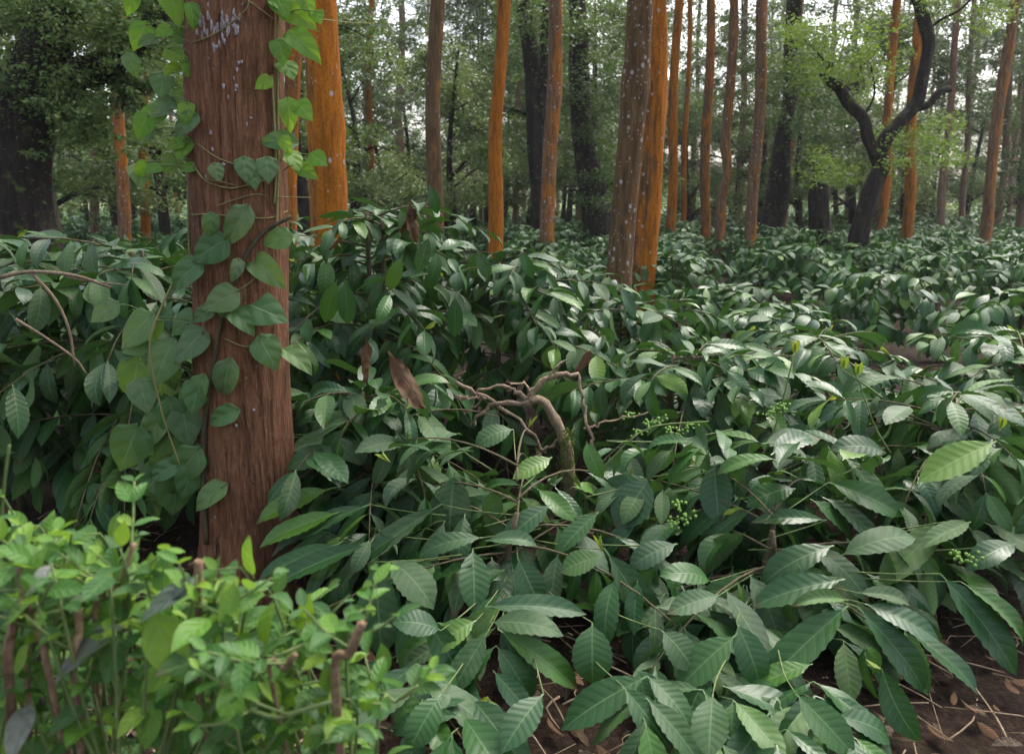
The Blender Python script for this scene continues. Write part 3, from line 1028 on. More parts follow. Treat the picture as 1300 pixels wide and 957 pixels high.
BER = [berry_mesh(i) for i in range(3)]
for i, (px, py, y) in enumerate([(985, 520, 3.35), (993, 515, 3.35), (978, 524, 3.36), (810, 548, 3.6), (822, 538, 3.6), (836, 532, 3.62), (800, 526, 3.6), (850, 545, 3.6), (862, 548, 3.6), (875, 540, 3.6), (860, 640, 2.9), (870, 655, 2.9), (855, 665, 2.9), (1215, 705, 2.7), (1232, 708, 2.7)]):
    o = obj('berry_cluster', BER[i % 3], b, Matrix.Translation(at(px, py, y) - b.location))
    o['kind'] = 'stuff'
for pts in ([(760, 600), (820, 545), (900, 535)], [(770, 560), (850, 560), (930, 545)], [(830, 650), (870, 640), (930, 610)]):
    obj('branch', branch_mesh(smooth_path([at(x, y, 3.5) for x, y in pts], 8) - np.array(list(b.location)), .005, .003, M_TWIG), b)

# pale bare twig in the tall bush left of the trunk
b = bushes[7]
for pts, r_ in (([(0, 352), (40, 345), (95, 350), (140, 365)], .010), ([(40, 347), (70, 380), (88, 420), (95, 465)], .007), ([(20, 405), (60, 430), (95, 455), (110, 475)], .006), ([(70, 345), (100, 355), (160, 362)], .005)):
    obj('bare_twig', branch_mesh(smooth_path([at(x, y, 3.2) for x, y in pts], 12) - np.array(list(b.location)), r_, r_ * .6, M_BARE, 6), b)

# ------------------------------------------------------------------ leaning pruned stem
PY = 4.0
pb = at(722, 640, PY)
pt = thing('pruned_coffee_stem', 'leaning pruned coffee stem with bare crooked branches and green moss', 'stem', (pb.x, PY, 0))
ploc = np.array([pb.x, PY, 0])


def ppath(pts, n=12):
    return smooth_path([at(x, y, PY + (c[0] if c else 0)) for x, y, *c in pts], n) - ploc


V, F, uv = tube(np.vstack([[[.05, .05, -.05]], ppath([(722, 610), (720, 575), (712, 548), (700, 525), (688, 508), (672, 508)], 16)]), np.concatenate([[.05], np.linspace(.032, .020, 16) * np.array([1, 1.05, .95, 1.12, .96, 1.1, .92, 1, 1.15, .95, 1, 1.1, .95, 1.1, 1.2, 1.1])]), 12, rough=.16, seed=4)
obj('stem', mesh('stem', V, F, M_PRUNED), pt)
for pts, r0, r1 in [
    ([(676, 508), (655, 512), (628, 513), (606, 530), (603, 540)], .017, .010),
    ([(668, 506), (652, 496), (640, 491), (615, 493), (598, 500)], .014, .008),
    ([(672, 503), (684, 488), (700, 478), (728, 475), (734, 486), (740, 505)], .018, .011),
    ([(690, 482), (704, 470), (718, 458)], .010, .006),
    ([(740, 505), (744, 535), (752, 562), (758, 605)], .011, .012),
    ([(578, 487), (600, 498), (616, 503), (640, 520), (660, 535), (680, 558), (690, 575)], .013, .010),
    ([(575, 503), (598, 505), (616, 505)], .011, .009),
    ([(716, 550), (700, 565), (680, 578)], .010, .008),
    ([(676, 506), (668, 490), (650, 486)], .009, .006),
    ([(744, 545), (775, 535), (830, 520)], .008, .004),
    ([(616, 503), (598, 520), (590, 525)], .007, .004)]:
    pr_ = random.Random(int(r0 * 1e4) + len(pts))
    pp_ = ppath(pts, 16) + np.array([[pr_.gauss(0, .006), pr_.gauss(0, .006), pr_.gauss(0, .006)] for _ in range(16)])
    V, F, uv = tube(pp_, np.linspace(r0 * .75, r1 * .7, 16) * np.array([pr_.choice([.9, 1, 1, 1.25]) for _ in range(16)]), 8, rough=.16, seed=len(pts))
    obj('branch', mesh('branch', V, F, M_PRUNED), pt)
mr = random.Random(9)
Vm, Fm = [], []
for i in range(420):                              # moss tufts on the lower stem
    t = mr.random()
    c = at(721 + mr.uniform(-9, 9), 545 + 70 * t, PY - .035 + mr.uniform(-.02, .03)) - Vector(ploc)
    a, l = mr.uniform(0, 6.28), mr.uniform(.012, .035)
    d = Vector((math.cos(a) * .6, math.sin(a) * .6 - .3, mr.uniform(-.9, .6))).normalized() * l
    s = d.cross(Vector((mr.gauss(0, 1), mr.gauss(0, 1), 1))).normalized() * .004
    k = len(Vm)
    Vm += [list(c - s), list(c + s), list(c + d)]
    Fm.append((k, k + 1, k + 2))
o = obj('moss', mesh('moss', Vm, Fm, M_MOSS, False), pt)
o['kind'] = 'stuff'

# ------------------------------------------------------------------ the near trunk with its vine
t_big = thing('silver_oak_tree', 'thick reddish-brown fibrous trunk wrapped in a heart-leaved vine', 'tree', TRUNK, group='tall shade trees')


def trunk_axis(z):
    p0, p1 = at(309, 480, 3.25), at(300, 0, 3.25)
    k = (z - p0.z) / (p1.z - p0.z)
    q = p0.lerp(p1, k)
    return Vector((q.x + .010 * math.sin(z * 2.3 + .6) + .006 * math.sin(z * 5.1), 3.25, z))


def trunk_rad(z):
    return .188 + .010 * max(0, (1.2 - z)) ** 1 + .05 * math.exp(-max(z, 0) / .12)


zs = np.concatenate([np.linspace(-.1, 3.4, 260), np.linspace(3.5, 14, 40)])
K = 192
ang = np.linspace(0, 2 * math.pi, K, endpoint=False)
Vt = []
rgn = np.random.default_rng(2)
ridge = np.zeros((len(zs), K))
for _ in range(70):                                # long fibrous ridges
    a0, w0, z0, lz, am = rgn.uniform(0, 6.28), rgn.uniform(.015, .06), rgn.uniform(-.2, 3.4), rgn.uniform(.2, .8), rgn.uniform(-.005, .005)
    da = (ang[None] - a0 - .05 * np.sin(zs[:, None] * 2 + a0) + math.pi) % (2 * math.pi) - math.pi
    ridge += am * np.exp(-(da / w0) ** 2) * np.exp(-((zs[:, None] - z0) / lz) ** 2)
for _ in range(14):
    a0, w0, z0, lz, am = rgn.uniform(0, 6.28), rgn.uniform(.3, .9), rgn.uniform(-.2, 3.4), rgn.uniform(.1, .5), rgn.uniform(-.007, .009)
    da = (ang[None] - a0 + math.pi) % (2 * math.pi) - math.pi
    ridge += am * np.exp(-(da / w0) ** 2) * np.exp(-((zs[:, None] - z0) / lz) ** 2)
for i, z in enumerate(zs):
    c = trunk_axis(z) - TRUNK
    r_ = (trunk_rad(z) * (1 if z < 4 else 1 - .03 * (z - 4)) + ridge[i] + rgn.normal(0, .0009, K))
    Vt.append(np.stack([c.x + r_ * np.cos(ang), c.y + r_ * np.sin(ang), np.full(K, z)], 1))
Vt = np.vstack(Vt)
ii = (np.arange(len(zs) - 1)[:, None] * K + np.arange(K)[None]).ravel()
jj = (np.arange(len(zs) - 1)[:, None] * K + (np.arange(K)[None] + 1) % K).ravel()
obj('trunk', mesh('trunk', Vt, np.stack([ii, jj, jj + K, ii + K], 1), M_NEARBARK), t_big)


def on_trunk(px, py, lift=0.0):
    """point on the trunk surface seen through a pixel (clamped to its edge)"""
    d = (at(px, py, 1.0) - CAMP)
    d = d / d.y
    lo = None
    for k in range(400):
        y = 2.7 + k * .002
        p = CAMP + d * y
        ax = trunk_axis(p.z)
        if math.hypot(p.x - ax.x, p.y - ax.y) < trunk_rad(p.z) + lift:
            return p
    return CAMP + d * 3.15


t = NT('grey_lichen')
nn = t.noise(t.coord('Object'), 60, 4, .7)
M_LICHEN = t.finish(t.bsdf(t.ramp(nn, [(.3, (.20, .16, .15)), (.6, (.36, .33, .34)), (.8, (.48, .46, .49))]), .95, .1, t.bump(nn, .8, .01)))
lr = random.Random(8)
LP = [(260 + lr.gauss(14, 13), 30 + lr.gauss(0, 10)) for _ in range(34)] + [(lr.uniform(293, 306), lr.uniform(17, 38)) for _ in range(10)] + [(303, 80), (301, 89), (307, 79), (297, 100), (300, 110), (299, 115), (284, 110), (290, 124), (313, 158), (268, 169), (270, 190), (284, 209), (318, 150), (275, 60), (330, 215), (262, 225), (345, 250), (322, 520), (300, 540)]
for i, (px, py) in enumerate(LP):
    p = on_trunk(px, py)
    ax = trunk_axis(p.z)
    nrm = Vector((p.x - ax.x, p.y - ax.y, 0)).normalized()
    h, w = (lr.uniform(.010, .026), lr.uniform(.004, .008)) if i < 44 else (lr.uniform(.006, .013), lr.uniform(.004, .009))
    side = nrm.cross(Vector((0, 0, 1)))
    Vl, m = [], 9
    for ring, (rs, lf_) in enumerate(((1.0, -.004), (.75, .004))):
        for j in range(m):
            a = 2 * math.pi * j / m
            k = rs * (1 + .25 * math.sin(3 * a + i) + lr.uniform(-.15, .15))
            Vl.append(list(p + nrm * (lf_ + .001) + side * (w * k * math.cos(a)) + Vector((0, 0, h * k * math.sin(a))) - TRUNK))
    Fl = [(j, (j + 1) % m, m + (j + 1) % m, m + j) for j in range(m)] + [tuple(m + j for j in range(m))]
    obj('lichen_patch', mesh('lichen_patch', Vl, Fl, M_LICHEN), t_big)

vine = thing('climbing_vine', 'green vine with heart-shaped leaves climbing the thick reddish-brown trunk', 'vine', TRUNK + Vector((-.23, -.12, 0)))
vloc = vine.location.copy()


def vine_stem(pts, r0, r1, mat, off=.012):
    P3 = []
    for x, y, *c in pts:
        P3.append(on_trunk(x, y, off) if not c else at(x, y, c[0]))
    V, F, uv = tube(smooth_path(P3, 8 * len(pts)) - np.array(list(vloc)), np.linspace(r0, r1, 8 * len(pts)), 7)
    obj('vine_stem', mesh('vine_stem', V, F, mat), vine)


vine_stem([(262, 690), (258, 600), (262, 520), (275, 440), (287, 385), (312, 325), (335, 295), (370, 275)], .011, .008, M_VINEDARK)
vine_stem([(250, 560), (245, 470, 3.2), (246, 380, 3.2), (240, 300, 3.2), (239, 200, 3.2), (237, 100, 3.22), (236, -20, 3.22)], .006, .005, M_VINESTEM)
vine_stem([(350, 310), (352, 250), (353, 180), (352, 100), (353, 20), (352, -30)], .006, .005, M_VINESTEM)
vine_stem([(348, 260), (350, 210), (347, 130), (345, 95)], .005, .004, M_VINESTEM)
vine_stem([(251, 183), (275, 200), (300, 209), (322, 212), (345, 200)], .003, .0025, M_VINESTEM)
vine_stem([(245, 210), (262, 230), (290, 239), (315, 235), (340, 228)], .0035, .003, M_VINESTEM)
vine_stem([(262, 228), (280, 231), (300, 236)], .0025, .002, M_VINESTEM)
vine_stem([(275, 262), (300, 253), (325, 247), (350, 250), (395, 251, 3.2)], .0025, .002, M_VINESTEM)
vine_stem([(244, 273), (265, 272), (300, 275), (340, 277), (365, 268)], .003, .0025, M_VINESTEM)
vine_stem([(242, 55), (265, 47), (290, 32), (312, 12), (316, 0)], .0025, .002, M_VINESTEM)
vine_stem([(314, 0), (330, 12), (348, 25)], .0025, .002, M_VINESTEM)
vine_stem([(404, 24, 3.15), (435, 28, 3.3), (470, 30, 3.5)], .0022, .0018, M_VINESTEM)
vine_stem([(300, 370), (318, 358), (340, 335)], .003, .002, M_VINESTEM)
vine_stem([(285, 430), (312, 440), (330, 430)], .003, .002, M_VINESTEM)
vine_stem([(230, 340, 3.1), (205, 390, 3.05), (190, 440, 3.0), (205, 520, 3.0), (228, 590, 3.0)], .005, .003, M_VINESTEM)
VL = [  # x, y (blade centre), length px, tip direction in degrees (0 right, 90 down), fresh?
    (166, 5, 30, 100, 1), (222, 8, 46, 70, 1), (176, 47, 38, 120, 1), (223, 68, 26, 30, 1), (217, 88, 26, 160, 1), (205, 108, 30, 100, 0), (227, 127, 28, 10, 1),
    (188, 146, 46, 165, 1), (203, 137, 40, 150, 0), (183, 172, 34, 150, 0), (233, 159, 40, 140, 0), (239, 188, 34, 75, 0), (220, 183, 28, 170, 1), (215, 210, 28, 120, 0), (237, 213, 24, 170, 1), (193, 214, 24, 165, 1),
    (245, 20, 30, 80, 1), (236, 42, 28, 95, 1), (238, 85, 24, 80, 1),
    (276, 220, 24, 70, 0), (312, 217, 32, 80, 0), (322, 228, 26, 75, 0), (340, 216, 30, 85, 0), (349, 177, 52, 190, 0), (333, 106, 24, 150, 1), (367, 147, 40, 85, 1),
    (388, 56, 48, 35, 1), (380, 18, 46, 30, 1), (404, 22, 15, 75, 1), (357, 66, 30, 80, 1), (367, 88, 24, 55, 1), (358, 8, 30, 60, 1), (376, 207, 34, 40, 1), (404, 202, 22, 30, 1),
    (267, 289, 34, 95, 0), (298, 290, 58, 120, 0), (348, 304, 42, 170, 0), (262, 318, 56, 150, 0), (230, 350, 58, 145, 0), (342, 346, 54, 40, 0), (277, 382, 50, 155, 0),
    (338, 394, 62, 20, 0), (310, 408, 44, 40, 0), (285, 393, 36, 100, 0), (342, 450, 48, 60, 0), (382, 456, 44, 30, 0), (284, 487, 58, 105, 0), (237, 534, 48, 85, 0), (277, 530, 50, 160, 0),
    (237, 440, 60, 140, 0), (203, 466, 60, 140, 0), (193, 422, 32, 100, 1), (129, 397, 44, 150, 0), (190, 548, 64, 130, 0), (210, 560, 60, 120, 0), (230, 597, 66, 130, 0), (222, 630, 60, 95, 0), (248, 505, 44, 100, 0), (200, 590, 56, 150, 0), (170, 440, 40, 160, 0), (300, 345, 30, 100, 0), (255, 400, 34, 150, 0)]
vr = random.Random(21)
for _ in range(9):
    VL.append((vr.uniform(168, 246), vr.uniform(-5, 235), vr.uniform(22, 38), vr.uniform(60, 170), 1 if vr.random() < .65 else 0))
for _ in range(20):
    VL.append((vr.uniform(150, 262), vr.uniform(405, 640), vr.uniform(40, 66), vr.uniform(70, 160), 0))
for _ in range(6):
    VL.append((vr.uniform(352, 392), vr.uniform(0, 240), vr.uniform(22, 38), vr.uniform(20, 90), 1))
for (x, y, L, a, fr) in VL:
    a = math.radians(a)
    dx, dy = math.cos(a), math.sin(a)
    bx, by, tx, ty = x - dx * L * .45, y - dy * L * .45, x + dx * L * .5, y + dy * L * .5
    if 243 < x < 362:
        p0 = on_trunk(x, y, .05)
        y0 = p0.y
    else:
        y0 = 3.12 + vr.uniform(-.08, .08)
    p, q = at(bx, by, y0 + .015), at(tx, ty, y0 - .02 + vr.uniform(-.03, .02))
    tocam = (CAMP - p).normalized()
    n = tocam + Vector((vr.gauss(0, .25), vr.gauss(0, .1), .45 + vr.gauss(0, .15)))
    obj('leaf', vr.choice(VINE_MESH[fr]), vine, frame(p - vloc, q - p, n, (q - p).length * 1.0))
    # its stalk back to the trunk or the stem
    ex = min(max(bx, 240), 360)
    e = on_trunk(ex, by + 4, .012) if abs(ex - bx) < 70 else p + Vector((.06, .08, -.03))
    V, F, uv = tube(smooth_path([e, e.lerp(p, .5) + Vector((0, -.01, .012)), p], 6) - np.array(list(vloc)), .0022, 5)
    obj('leaf_stalk', mesh('leaf_stalk', V, F, M_TWIG), vine)

# ------------------------------------------------------------------ crowns and trees
def leaf_cloud(clusters, size, aspect=.5, seed=0, flat=.5):
    """many small kite-shaped leaves spread through clusters [(centre, radius, n)]"""
    rg = np.random.default_rng(seed)
    C, T = [], []
    for c, r_, n in clusters:
        u = rg.normal(0, 1, (n, 3))
        u /= np.linalg.norm(u, axis=1)[:, None]
        rr = r_ * rg.random(n)[:, None] ** .55
        C.append(np.array(list(c))[None] + u * rr * np.array([1, 1, .62]))
        T.append(np.clip(rg.normal(rg.uniform(.3, .7), .17, n), 0, 1))
    C, T = np.vstack(C), np.concatenate(T)
    n = len(C)
    d = rg.normal(0, 1, (n, 3))
    d[:, 2] = d[:, 2] * flat - .15
    d /= np.linalg.norm(d, axis=1)[:, None]
    nn_ = rg.normal(0, .7, (n, 3))
    nn_[:, 2] += 1
    s = np.cross(d, nn_)
    s /= np.linalg.norm(s, axis=1)[:, None] + 1e-9
    up = np.cross(s, d)
    L = size * rg.uniform(.6, 1.3, n)[:, None]
    V = np.stack([C, C + d * L * .45 + s * L * aspect * .5 - up * L * .05, C + d * L - up * L * .12, C + d * L * .45 - s * L * aspect * .5 - up * L * .05], 1).reshape(-1, 3)
    F = np.arange(4 * n).reshape(n, 4)
    return V, F, np.repeat(T, 4)


def cloud_mesh(name, clusters, size, mat, aspect=.5, seed=0):
    V, F, T = leaf_cloud(clusters, size, aspect, seed)
    return mesh(name, V, F, mat, False, None, T)


def under_tree(seed, H=8.0, low=2.2, spread=2.6, ncl=105, per=140, leaf=.115, mat=None, r0=.16):
    """understorey tree: crooked trunk + limbs (one mesh), crown (one mesh)"""
    rg = random.Random(seed)
    top = Vector((rg.uniform(-.8, .8), rg.uniform(-.8, .8), H * .9))
    mid = Vector((rg.uniform(-.4, .4), rg.uniform(-.4, .4), H * .45))
    tp = smooth_path([(0, 0, -.2), mid, top], 18)
    parts = [tube(tp, np.linspace(r0, .03, 18), 9, rough=.12, seed=seed)]
    ends = []
    for i in range(13):
        f = rg.uniform(low / H, .95)
        k = int(f * 17)
        a = i * 2.4 + rg.uniform(-.5, .5)
        Lr = spread * (1.05 - .55 * f) * rg.uniform(.6, 1.15)
        b = Vector(tp[k])
        e = b + Vector((math.cos(a) * Lr, math.sin(a) * Lr, rg.uniform(-.1, .5) * Lr))
        m = b.lerp(e, .5) + Vector((rg.gauss(0, .15), rg.gauss(0, .15), .25 * Lr))
        pp = smooth_path([b, m, e], 9)
        parts.append(tube(pp, np.linspace(r0 * .38 * (1.2 - f), .012, 9), 6, rough=.1, seed=i))
        for j in range(3, 9):
            ends.append(Vector(pp[j]))
    cl = []
    for i in range(ncl):
        c = rg.choice(ends) + Vector((rg.gauss(0, .45), rg.gauss(0, .45), rg.gauss(.1, .35)))
        cl.append((c, rg.uniform(.25, .75), int(per * rg.uniform(.5, 1.5))))
    V, F = join(parts)
    return mesh('trunk', V, F, M_DARKBARK), cloud_mesh('crown', cl, leaf, mat or M_LEAFY, seed=seed)


UNDER = [under_tree(40, 8, 1.6, 2.8), under_tree(41, 9.5, 2.4, 3.0, 115), under_tree(42, 7, 1.2, 2.3, 100), under_tree(43, 11, 2.6, 3.2, 125), under_tree(44, 8.5, 1.0, 2.4, 110), under_tree(45, 6, 1.0, 2.2, 70)]


def oak_crown(seed, low=7.5, high=17, spread=2.6, ncl=90, per=60):
    rg = random.Random(seed)
    cl = []
    for i in range(ncl):
        f = rg.random()
        a = rg.uniform(0, 6.28)
        rr = spread * (1.05 - .6 * f) * rg.random() ** .6
        cl.append((Vector((rr * math.cos(a), rr * math.sin(a), low + (high - low) * f)), rg.uniform(.35, .8), int(per * rg.uniform(.5, 1.4))))
    return cloud_mesh('crown', cl, .26, M_OAKLEAF, .28, seed)


OAKCROWN = [oak_crown(i, low=lo, ncl=nc) for i, (lo, nc) in enumerate([(9, 50), (10, 45), (8, 55), (11, 45)])]
OAKCROWN_FAR = [oak_crown(20 + i, low=lo, high=19, spread=3.2, ncl=110, per=75) for i, lo in enumerate([5.0, 6.0, 7.0])]
oak_n = 0


def oak(px_base, px_top, y, wpx, orange, lichen, grey, label, group='tall shade trees', kink=None, H=17.0, crown=True):
    """straight tall trunk: passes px_base at the horizon row and px_top at the top of the picture"""
    global oak_n
    oak_n += 1
    rg = random.Random(oak_n * 7 + 1)
    base = on_ground(px_base, y)
    p1 = at(px_top, 0, y)
    ph = at(px_base, 255, y)
    lean = (p1.x - ph.x) / (p1.z - ph.z)
    foot = Vector((ph.x - lean * CAM_H, y, 0))
    r0 = .5 * wpx / FPX * y
    t = thing('silver_oak_tree', label, 'tree', foot, group=group)
    n = 40
    z = np.concatenate([np.linspace(-.1, 7, 28), np.linspace(7.6, H, 12)])
    wob = r0 * .5
    P = np.stack([lean * z + wob * np.sin(z * .9 + oak_n) * np.minimum(1, z / 3), wob * np.cos(z * .7 + oak_n), z], 1)
    if kink:
        P[:, 0] += kink[1] * np.exp(-((z - kink[0]) / .35) ** 2)
    rad = r0 * (1.06 - .028 * z) + r0 * .35 * np.exp(-np.maximum(z, 0) / .25)
    rad = np.maximum(rad, .03)
    for _ in range(3):
        zk = rg.uniform(1.2, 6)
        rad = rad * (1 + rg.uniform(.04, .12) * np.exp(-((z - zk) / .12) ** 2))
    V, F, uv = tube(P, rad, 20 if y < 13 else 12, rough=.035, seed=oak_n)
    obj('trunk', mesh('trunk', V, F, M_OAKBARK), t, color=(orange, lichen, grey))
    if crown:
        c = obj('crown', (OAKCROWN_FAR[oak_n % 3] if y > 28 else OAKCROWN[oak_n % 4]), t, Matrix.Translation((lean * 12, 0, 0)) @ Matrix.Rotation(rg.uniform(0, 6.28), 4, 'Z'))
        v = rg.uniform(.85, 1.15)
        c.color = (v, v, v, 1)
    return t


oak(415, 416, 7.2, 43, .95, .55, .1, 'stout bright orange trunk with a white lichen blot, next to the vine-clad trunk')
oak(554, 555, 13.5, 19, .20, .35, .1, 'slim olive-brown trunk above the bush with crumpled dead leaves')
oak(631, 635, 14.5, 17, .95, .20, .0, 'slender vivid orange trunk between the olive-brown and the mottled pink trunks')
oak(697, 702, 15.5, 18, .55, .80, .35, 'mottled pinkish-brown trunk beside the ivy-clad forked dark tree')
oak(793, 806, 8.3, 32, .18, .85, .0, 'dark brown lichen-spotted trunk touching the broad orange trunk')
oak(821, 832, 9.8, 28, .80, .55, .1, 'broad orange and brown trunk half behind the lichen-spotted dark trunk')
oak(852, 862, 21, 12, .85, .3, .2, 'thin orange trunk, pale pink higher up, beyond the broad orange trunk', crown=False)
oak(868, 876, 29, 7, .85, .2, .2, 'very thin orange trunk beside the pale-topped orange one', crown=False)
oak(896, 901, 22, 12, .62, .3, .3, 'plain rusty brown trunk left of the kinked trunk')
oak(917, 931, 18, 12, .42, .6, .3, 'brown trunk kinked like an elbow near its foot', kink=(2.3, .12))
oak(956, 968, 18, 14, .48, .8, .4, 'mottled red-grey lichened trunk beside the leafy dark leaning trunk')
oak(997, 1017, 27, 8, .70, .7, .4, 'thin orange trunk with pale lichen crossing the leafy dark leaning trunk')
oak(1121, 1138, 25, 11, .80, .2, .2, 'orange trunk seen through the fork of the gnarled dark tree')
oak(1153, 1168, 20.5, 13, .80, .3, .2, 'orange trunk just right of the gnarled forked tree')
oak(1255, 1287, 20, 13, .55, .3, .4, 'leaning rust-coloured trunk on the open side of the plantation')
oak(1196, 1217, 31, 9, .35, .7, .8, 'pale pink-grey trunk spotted white at its foot', crown=False)
oak(1223, 1236, 36, 7, .10, .4, .9, 'thin grey-pink trunk near the sunny clearing')
oak(1271, 1290, 34, 9, .10, .3, .9, 'grey trunk behind the leaning rust-coloured trunk')
oak(1297, 1312, 30, 10, .35, .3, .7, 'grey-brown trunk at the edge of the clearing')
oak(157, 152, 17, 15, .55, .8, .5, 'patchy orange and white trunk beneath the fern-hung dark tree')
oak(186, 182, 20, 11, .9, .2, .1, 'thin orange trunk beside the patchy orange and white one')
oak(122, 121, 24, 11, .05, .2, .3, 'grey-brown trunk in the shade beneath the fern-hung tree')
oak(367, 366, 11, 20, .60, .5, .2, 'reddish trunk almost hidden behind the vine-clad trunk')
oak(468, 471, 30, 9, .80, .3, .2, 'thin orange trunk in front of pale thicket, beyond the stout orange trunk')
oak(509, 508, 36, 10, .25, .4, .9, 'pale pink far trunk beyond the olive-brown trunk')
oak(654, 660, 38, 8, .30, .4, .8, 'pale far trunk between the vivid orange and mottled pink trunks')
oak(735, 742, 40, 8, .30, .4, .8, 'pale far trunk behind the ivy-wrapped dark trunk')
oak(940, 948, 34, 7, .20, .4, .7, 'thin grey trunk between the kinked and the red-grey trunks')
oak(1078, 1088, 38, 8, .20, .4, .8, 'thin grey trunk behind the gnarled forked tree')
orr = random.Random(77)
for i in range(46):
    y = orr.uniform(40, 75)
    px = orr.uniform(-40, 1340)
    oak(px, px + (px - 650) * .04 + orr.uniform(-6, 6), y, orr.uniform(.2, .3) / y * FPX, orr.choice([.1, .3, .6]), .4, orr.uniform(.4, .9), 'slim far trunk standing behind the ' + in_front(px, y), 'far plantation trunks', H=18)


# dark understorey trees that stand out
def dark_tree(name, label, foot_px, y, limbs, clusters, leaf, mat, color=(1, 1, 1), seed=0, ivy=0, bark=None):
    """limbs: [( [(px,py,dy)...], r0, r1 )]; clusters: [(px,py,dy,radius,n)]"""
    foot = on_ground(foot_px, y)
    t = thing(name, label, 'tree', foot)
    fl = np.array(list(foot))
    ivc = []
    for i, (pts, r0, r1) in enumerate(limbs):
        P3 = smooth_path([at(a, b, y + (c[0] if c else 0)) for a, b, *c in pts], 8 * len(pts)) - fl
        if i == 0:
            P3 = np.vstack([[P3[0][0] * .9, P3[0][1], -.15], P3])
        V, F, uv = tube(P3, np.linspace(r0, r1, len(P3)), 14 if r0 > .1 else 8, rough=.10, seed=seed + i)
        obj('trunk' if i == 0 else 'limb', mesh('limb', V, F, bark or M_DARKBARK), t)
        if ivy:
            for p in P3[2:]:
                ivc.append((Vector(p), max(r0, .12) * 1.5, int(ivy)))
    cl = [(at(a, b, y + dy) - foot, r_, n) for a, b, dy, r_, n in clusters]
    if cl:
        obj('crown', cloud_mesh('crown', cl, leaf, mat, seed=seed), t, color=color)
    if ivc:
        o = obj('ivy', cloud_mesh('ivy', ivc, leaf * .9, M_LEAFY, seed=seed + 9), t, color=(.7, .8, .7))
        o['kind'] = 'stuff'
    return t


cr = random.Random(31)


def fill(x0, x1, y0, y1, n, r_=(.3, .7), per=60, more=1.9, dy=(-1.5, 1.5)):
    return [(cr.uniform(x0, x1), cr.uniform(y0, y1), cr.uniform(*dy), cr.uniform(*r_), int(per * more * cr.uniform(.5, 1.5))) for _ in range(n)]


dark_tree('gnarled_tree', 'gnarled near-black forked tree with a sawn stub and fresh green sprays', 1100, 16.5,
          [([(1090, 300), (1100, 264), (1108, 236), (1118, 212), (1114, 194)], .215, .17),
           ([(1112, 205), (1128, 172), (1150, 148), (1165, 128), (1172, 95), (1178, 55), (1172, 22), (1160, -25), (1150, -90)], .145, .105),
           ([(1114, 205), (1102, 176), (1096, 150), (1078, 132), (1066, 112), (1048, 96), (1053, 80)], .12, .09),
           ([(1160, 138), (1178, 133), (1192, 118), (1206, 113)], .075, .07),
           ([(1176, 45), (1190, 28), (1220, 12), (1240, -10)], .035, .02),
           ([(1085, 250), (1070, 258), (1055, 262)], .05, .02),
           ([(1052, 88), (1040, 70), (1020, 50)], .03, .012), ([(1095, 150), (1110, 120), (1105, 80)], .03, .012)],
          fill(1000, 1120, 30, 110, 34, (.3, .6), 60) + fill(1130, 1215, 150, 215, 18, (.25, .5), 55) + fill(1030, 1100, 190, 235, 12, (.25, .45), 50) + fill(1090, 1160, 60, 190, 10, (.2, .4), 40, dy=(.5, 1.5)) + fill(1180, 1290, -30, 40, 14, (.3, .5), 50),
          .085, M_FRESH, seed=60)
dark_tree('forked_tree', 'ivy-clad forked dark tree rising behind the mottled pink trunk', 686, 21,
          [([(688, 290), (684, 220), (678, 140), (672, 60), (660, -40)], .26, .17), ([(680, 150), (664, 143), (648, 138)], .09, .05), ([(682, 190), (690, 120), (692, 40), (700, -40)], .14, .09)],
          fill(640, 720, -20, 60, 26, (.4, .8), 60) + fill(640, 700, 80, 180, 8, (.2, .4), 40), .11, M_LEAFY, (.8, .85, .8), 70, ivy=14)
dark_tree('ivy_wrapped_tree', 'shaggy dark trunk wrapped in foliage between the pink and lichen-spotted trunks', 752, 23,
          [([(760, 290), (752, 240), (742, 190), (735, 120), (735, 40), (728, -40)], .42, .20)],
          fill(720, 790, 20, 130, 34, (.35, .75), 60) + fill(735, 785, 140, 260, 22, (.3, .55), 60), .12, M_LEAFY, (.75, .78, .72), 80, ivy=30)
dark_tree('leaning_tree', 'leafy dark trunk leaning behind the thin lichened orange trunk', 982, 22,
          [([(978, 300), (988, 240), (992, 190), (1002, 130), (1006, 60), (1010, -30)], .30, .16)],
          fill(975, 1040, 60, 160, 26, (.3, .7), 60), .11, M_LEAFY, (.85, .95, .8), 90, ivy=24)
dark_tree('stump_tree', 'short dark mossy trunk half hidden by leaves beside the gnarled forked tree', 1042, 21,
          [([(1042, 305), (1040, 265), (1042, 220), (1046, 190)], .28, .22)],
          fill(1010, 1075, 120, 230, 26, (.3, .55), 60), .11, M_LEAFY, (.7, .8, .7), 95)
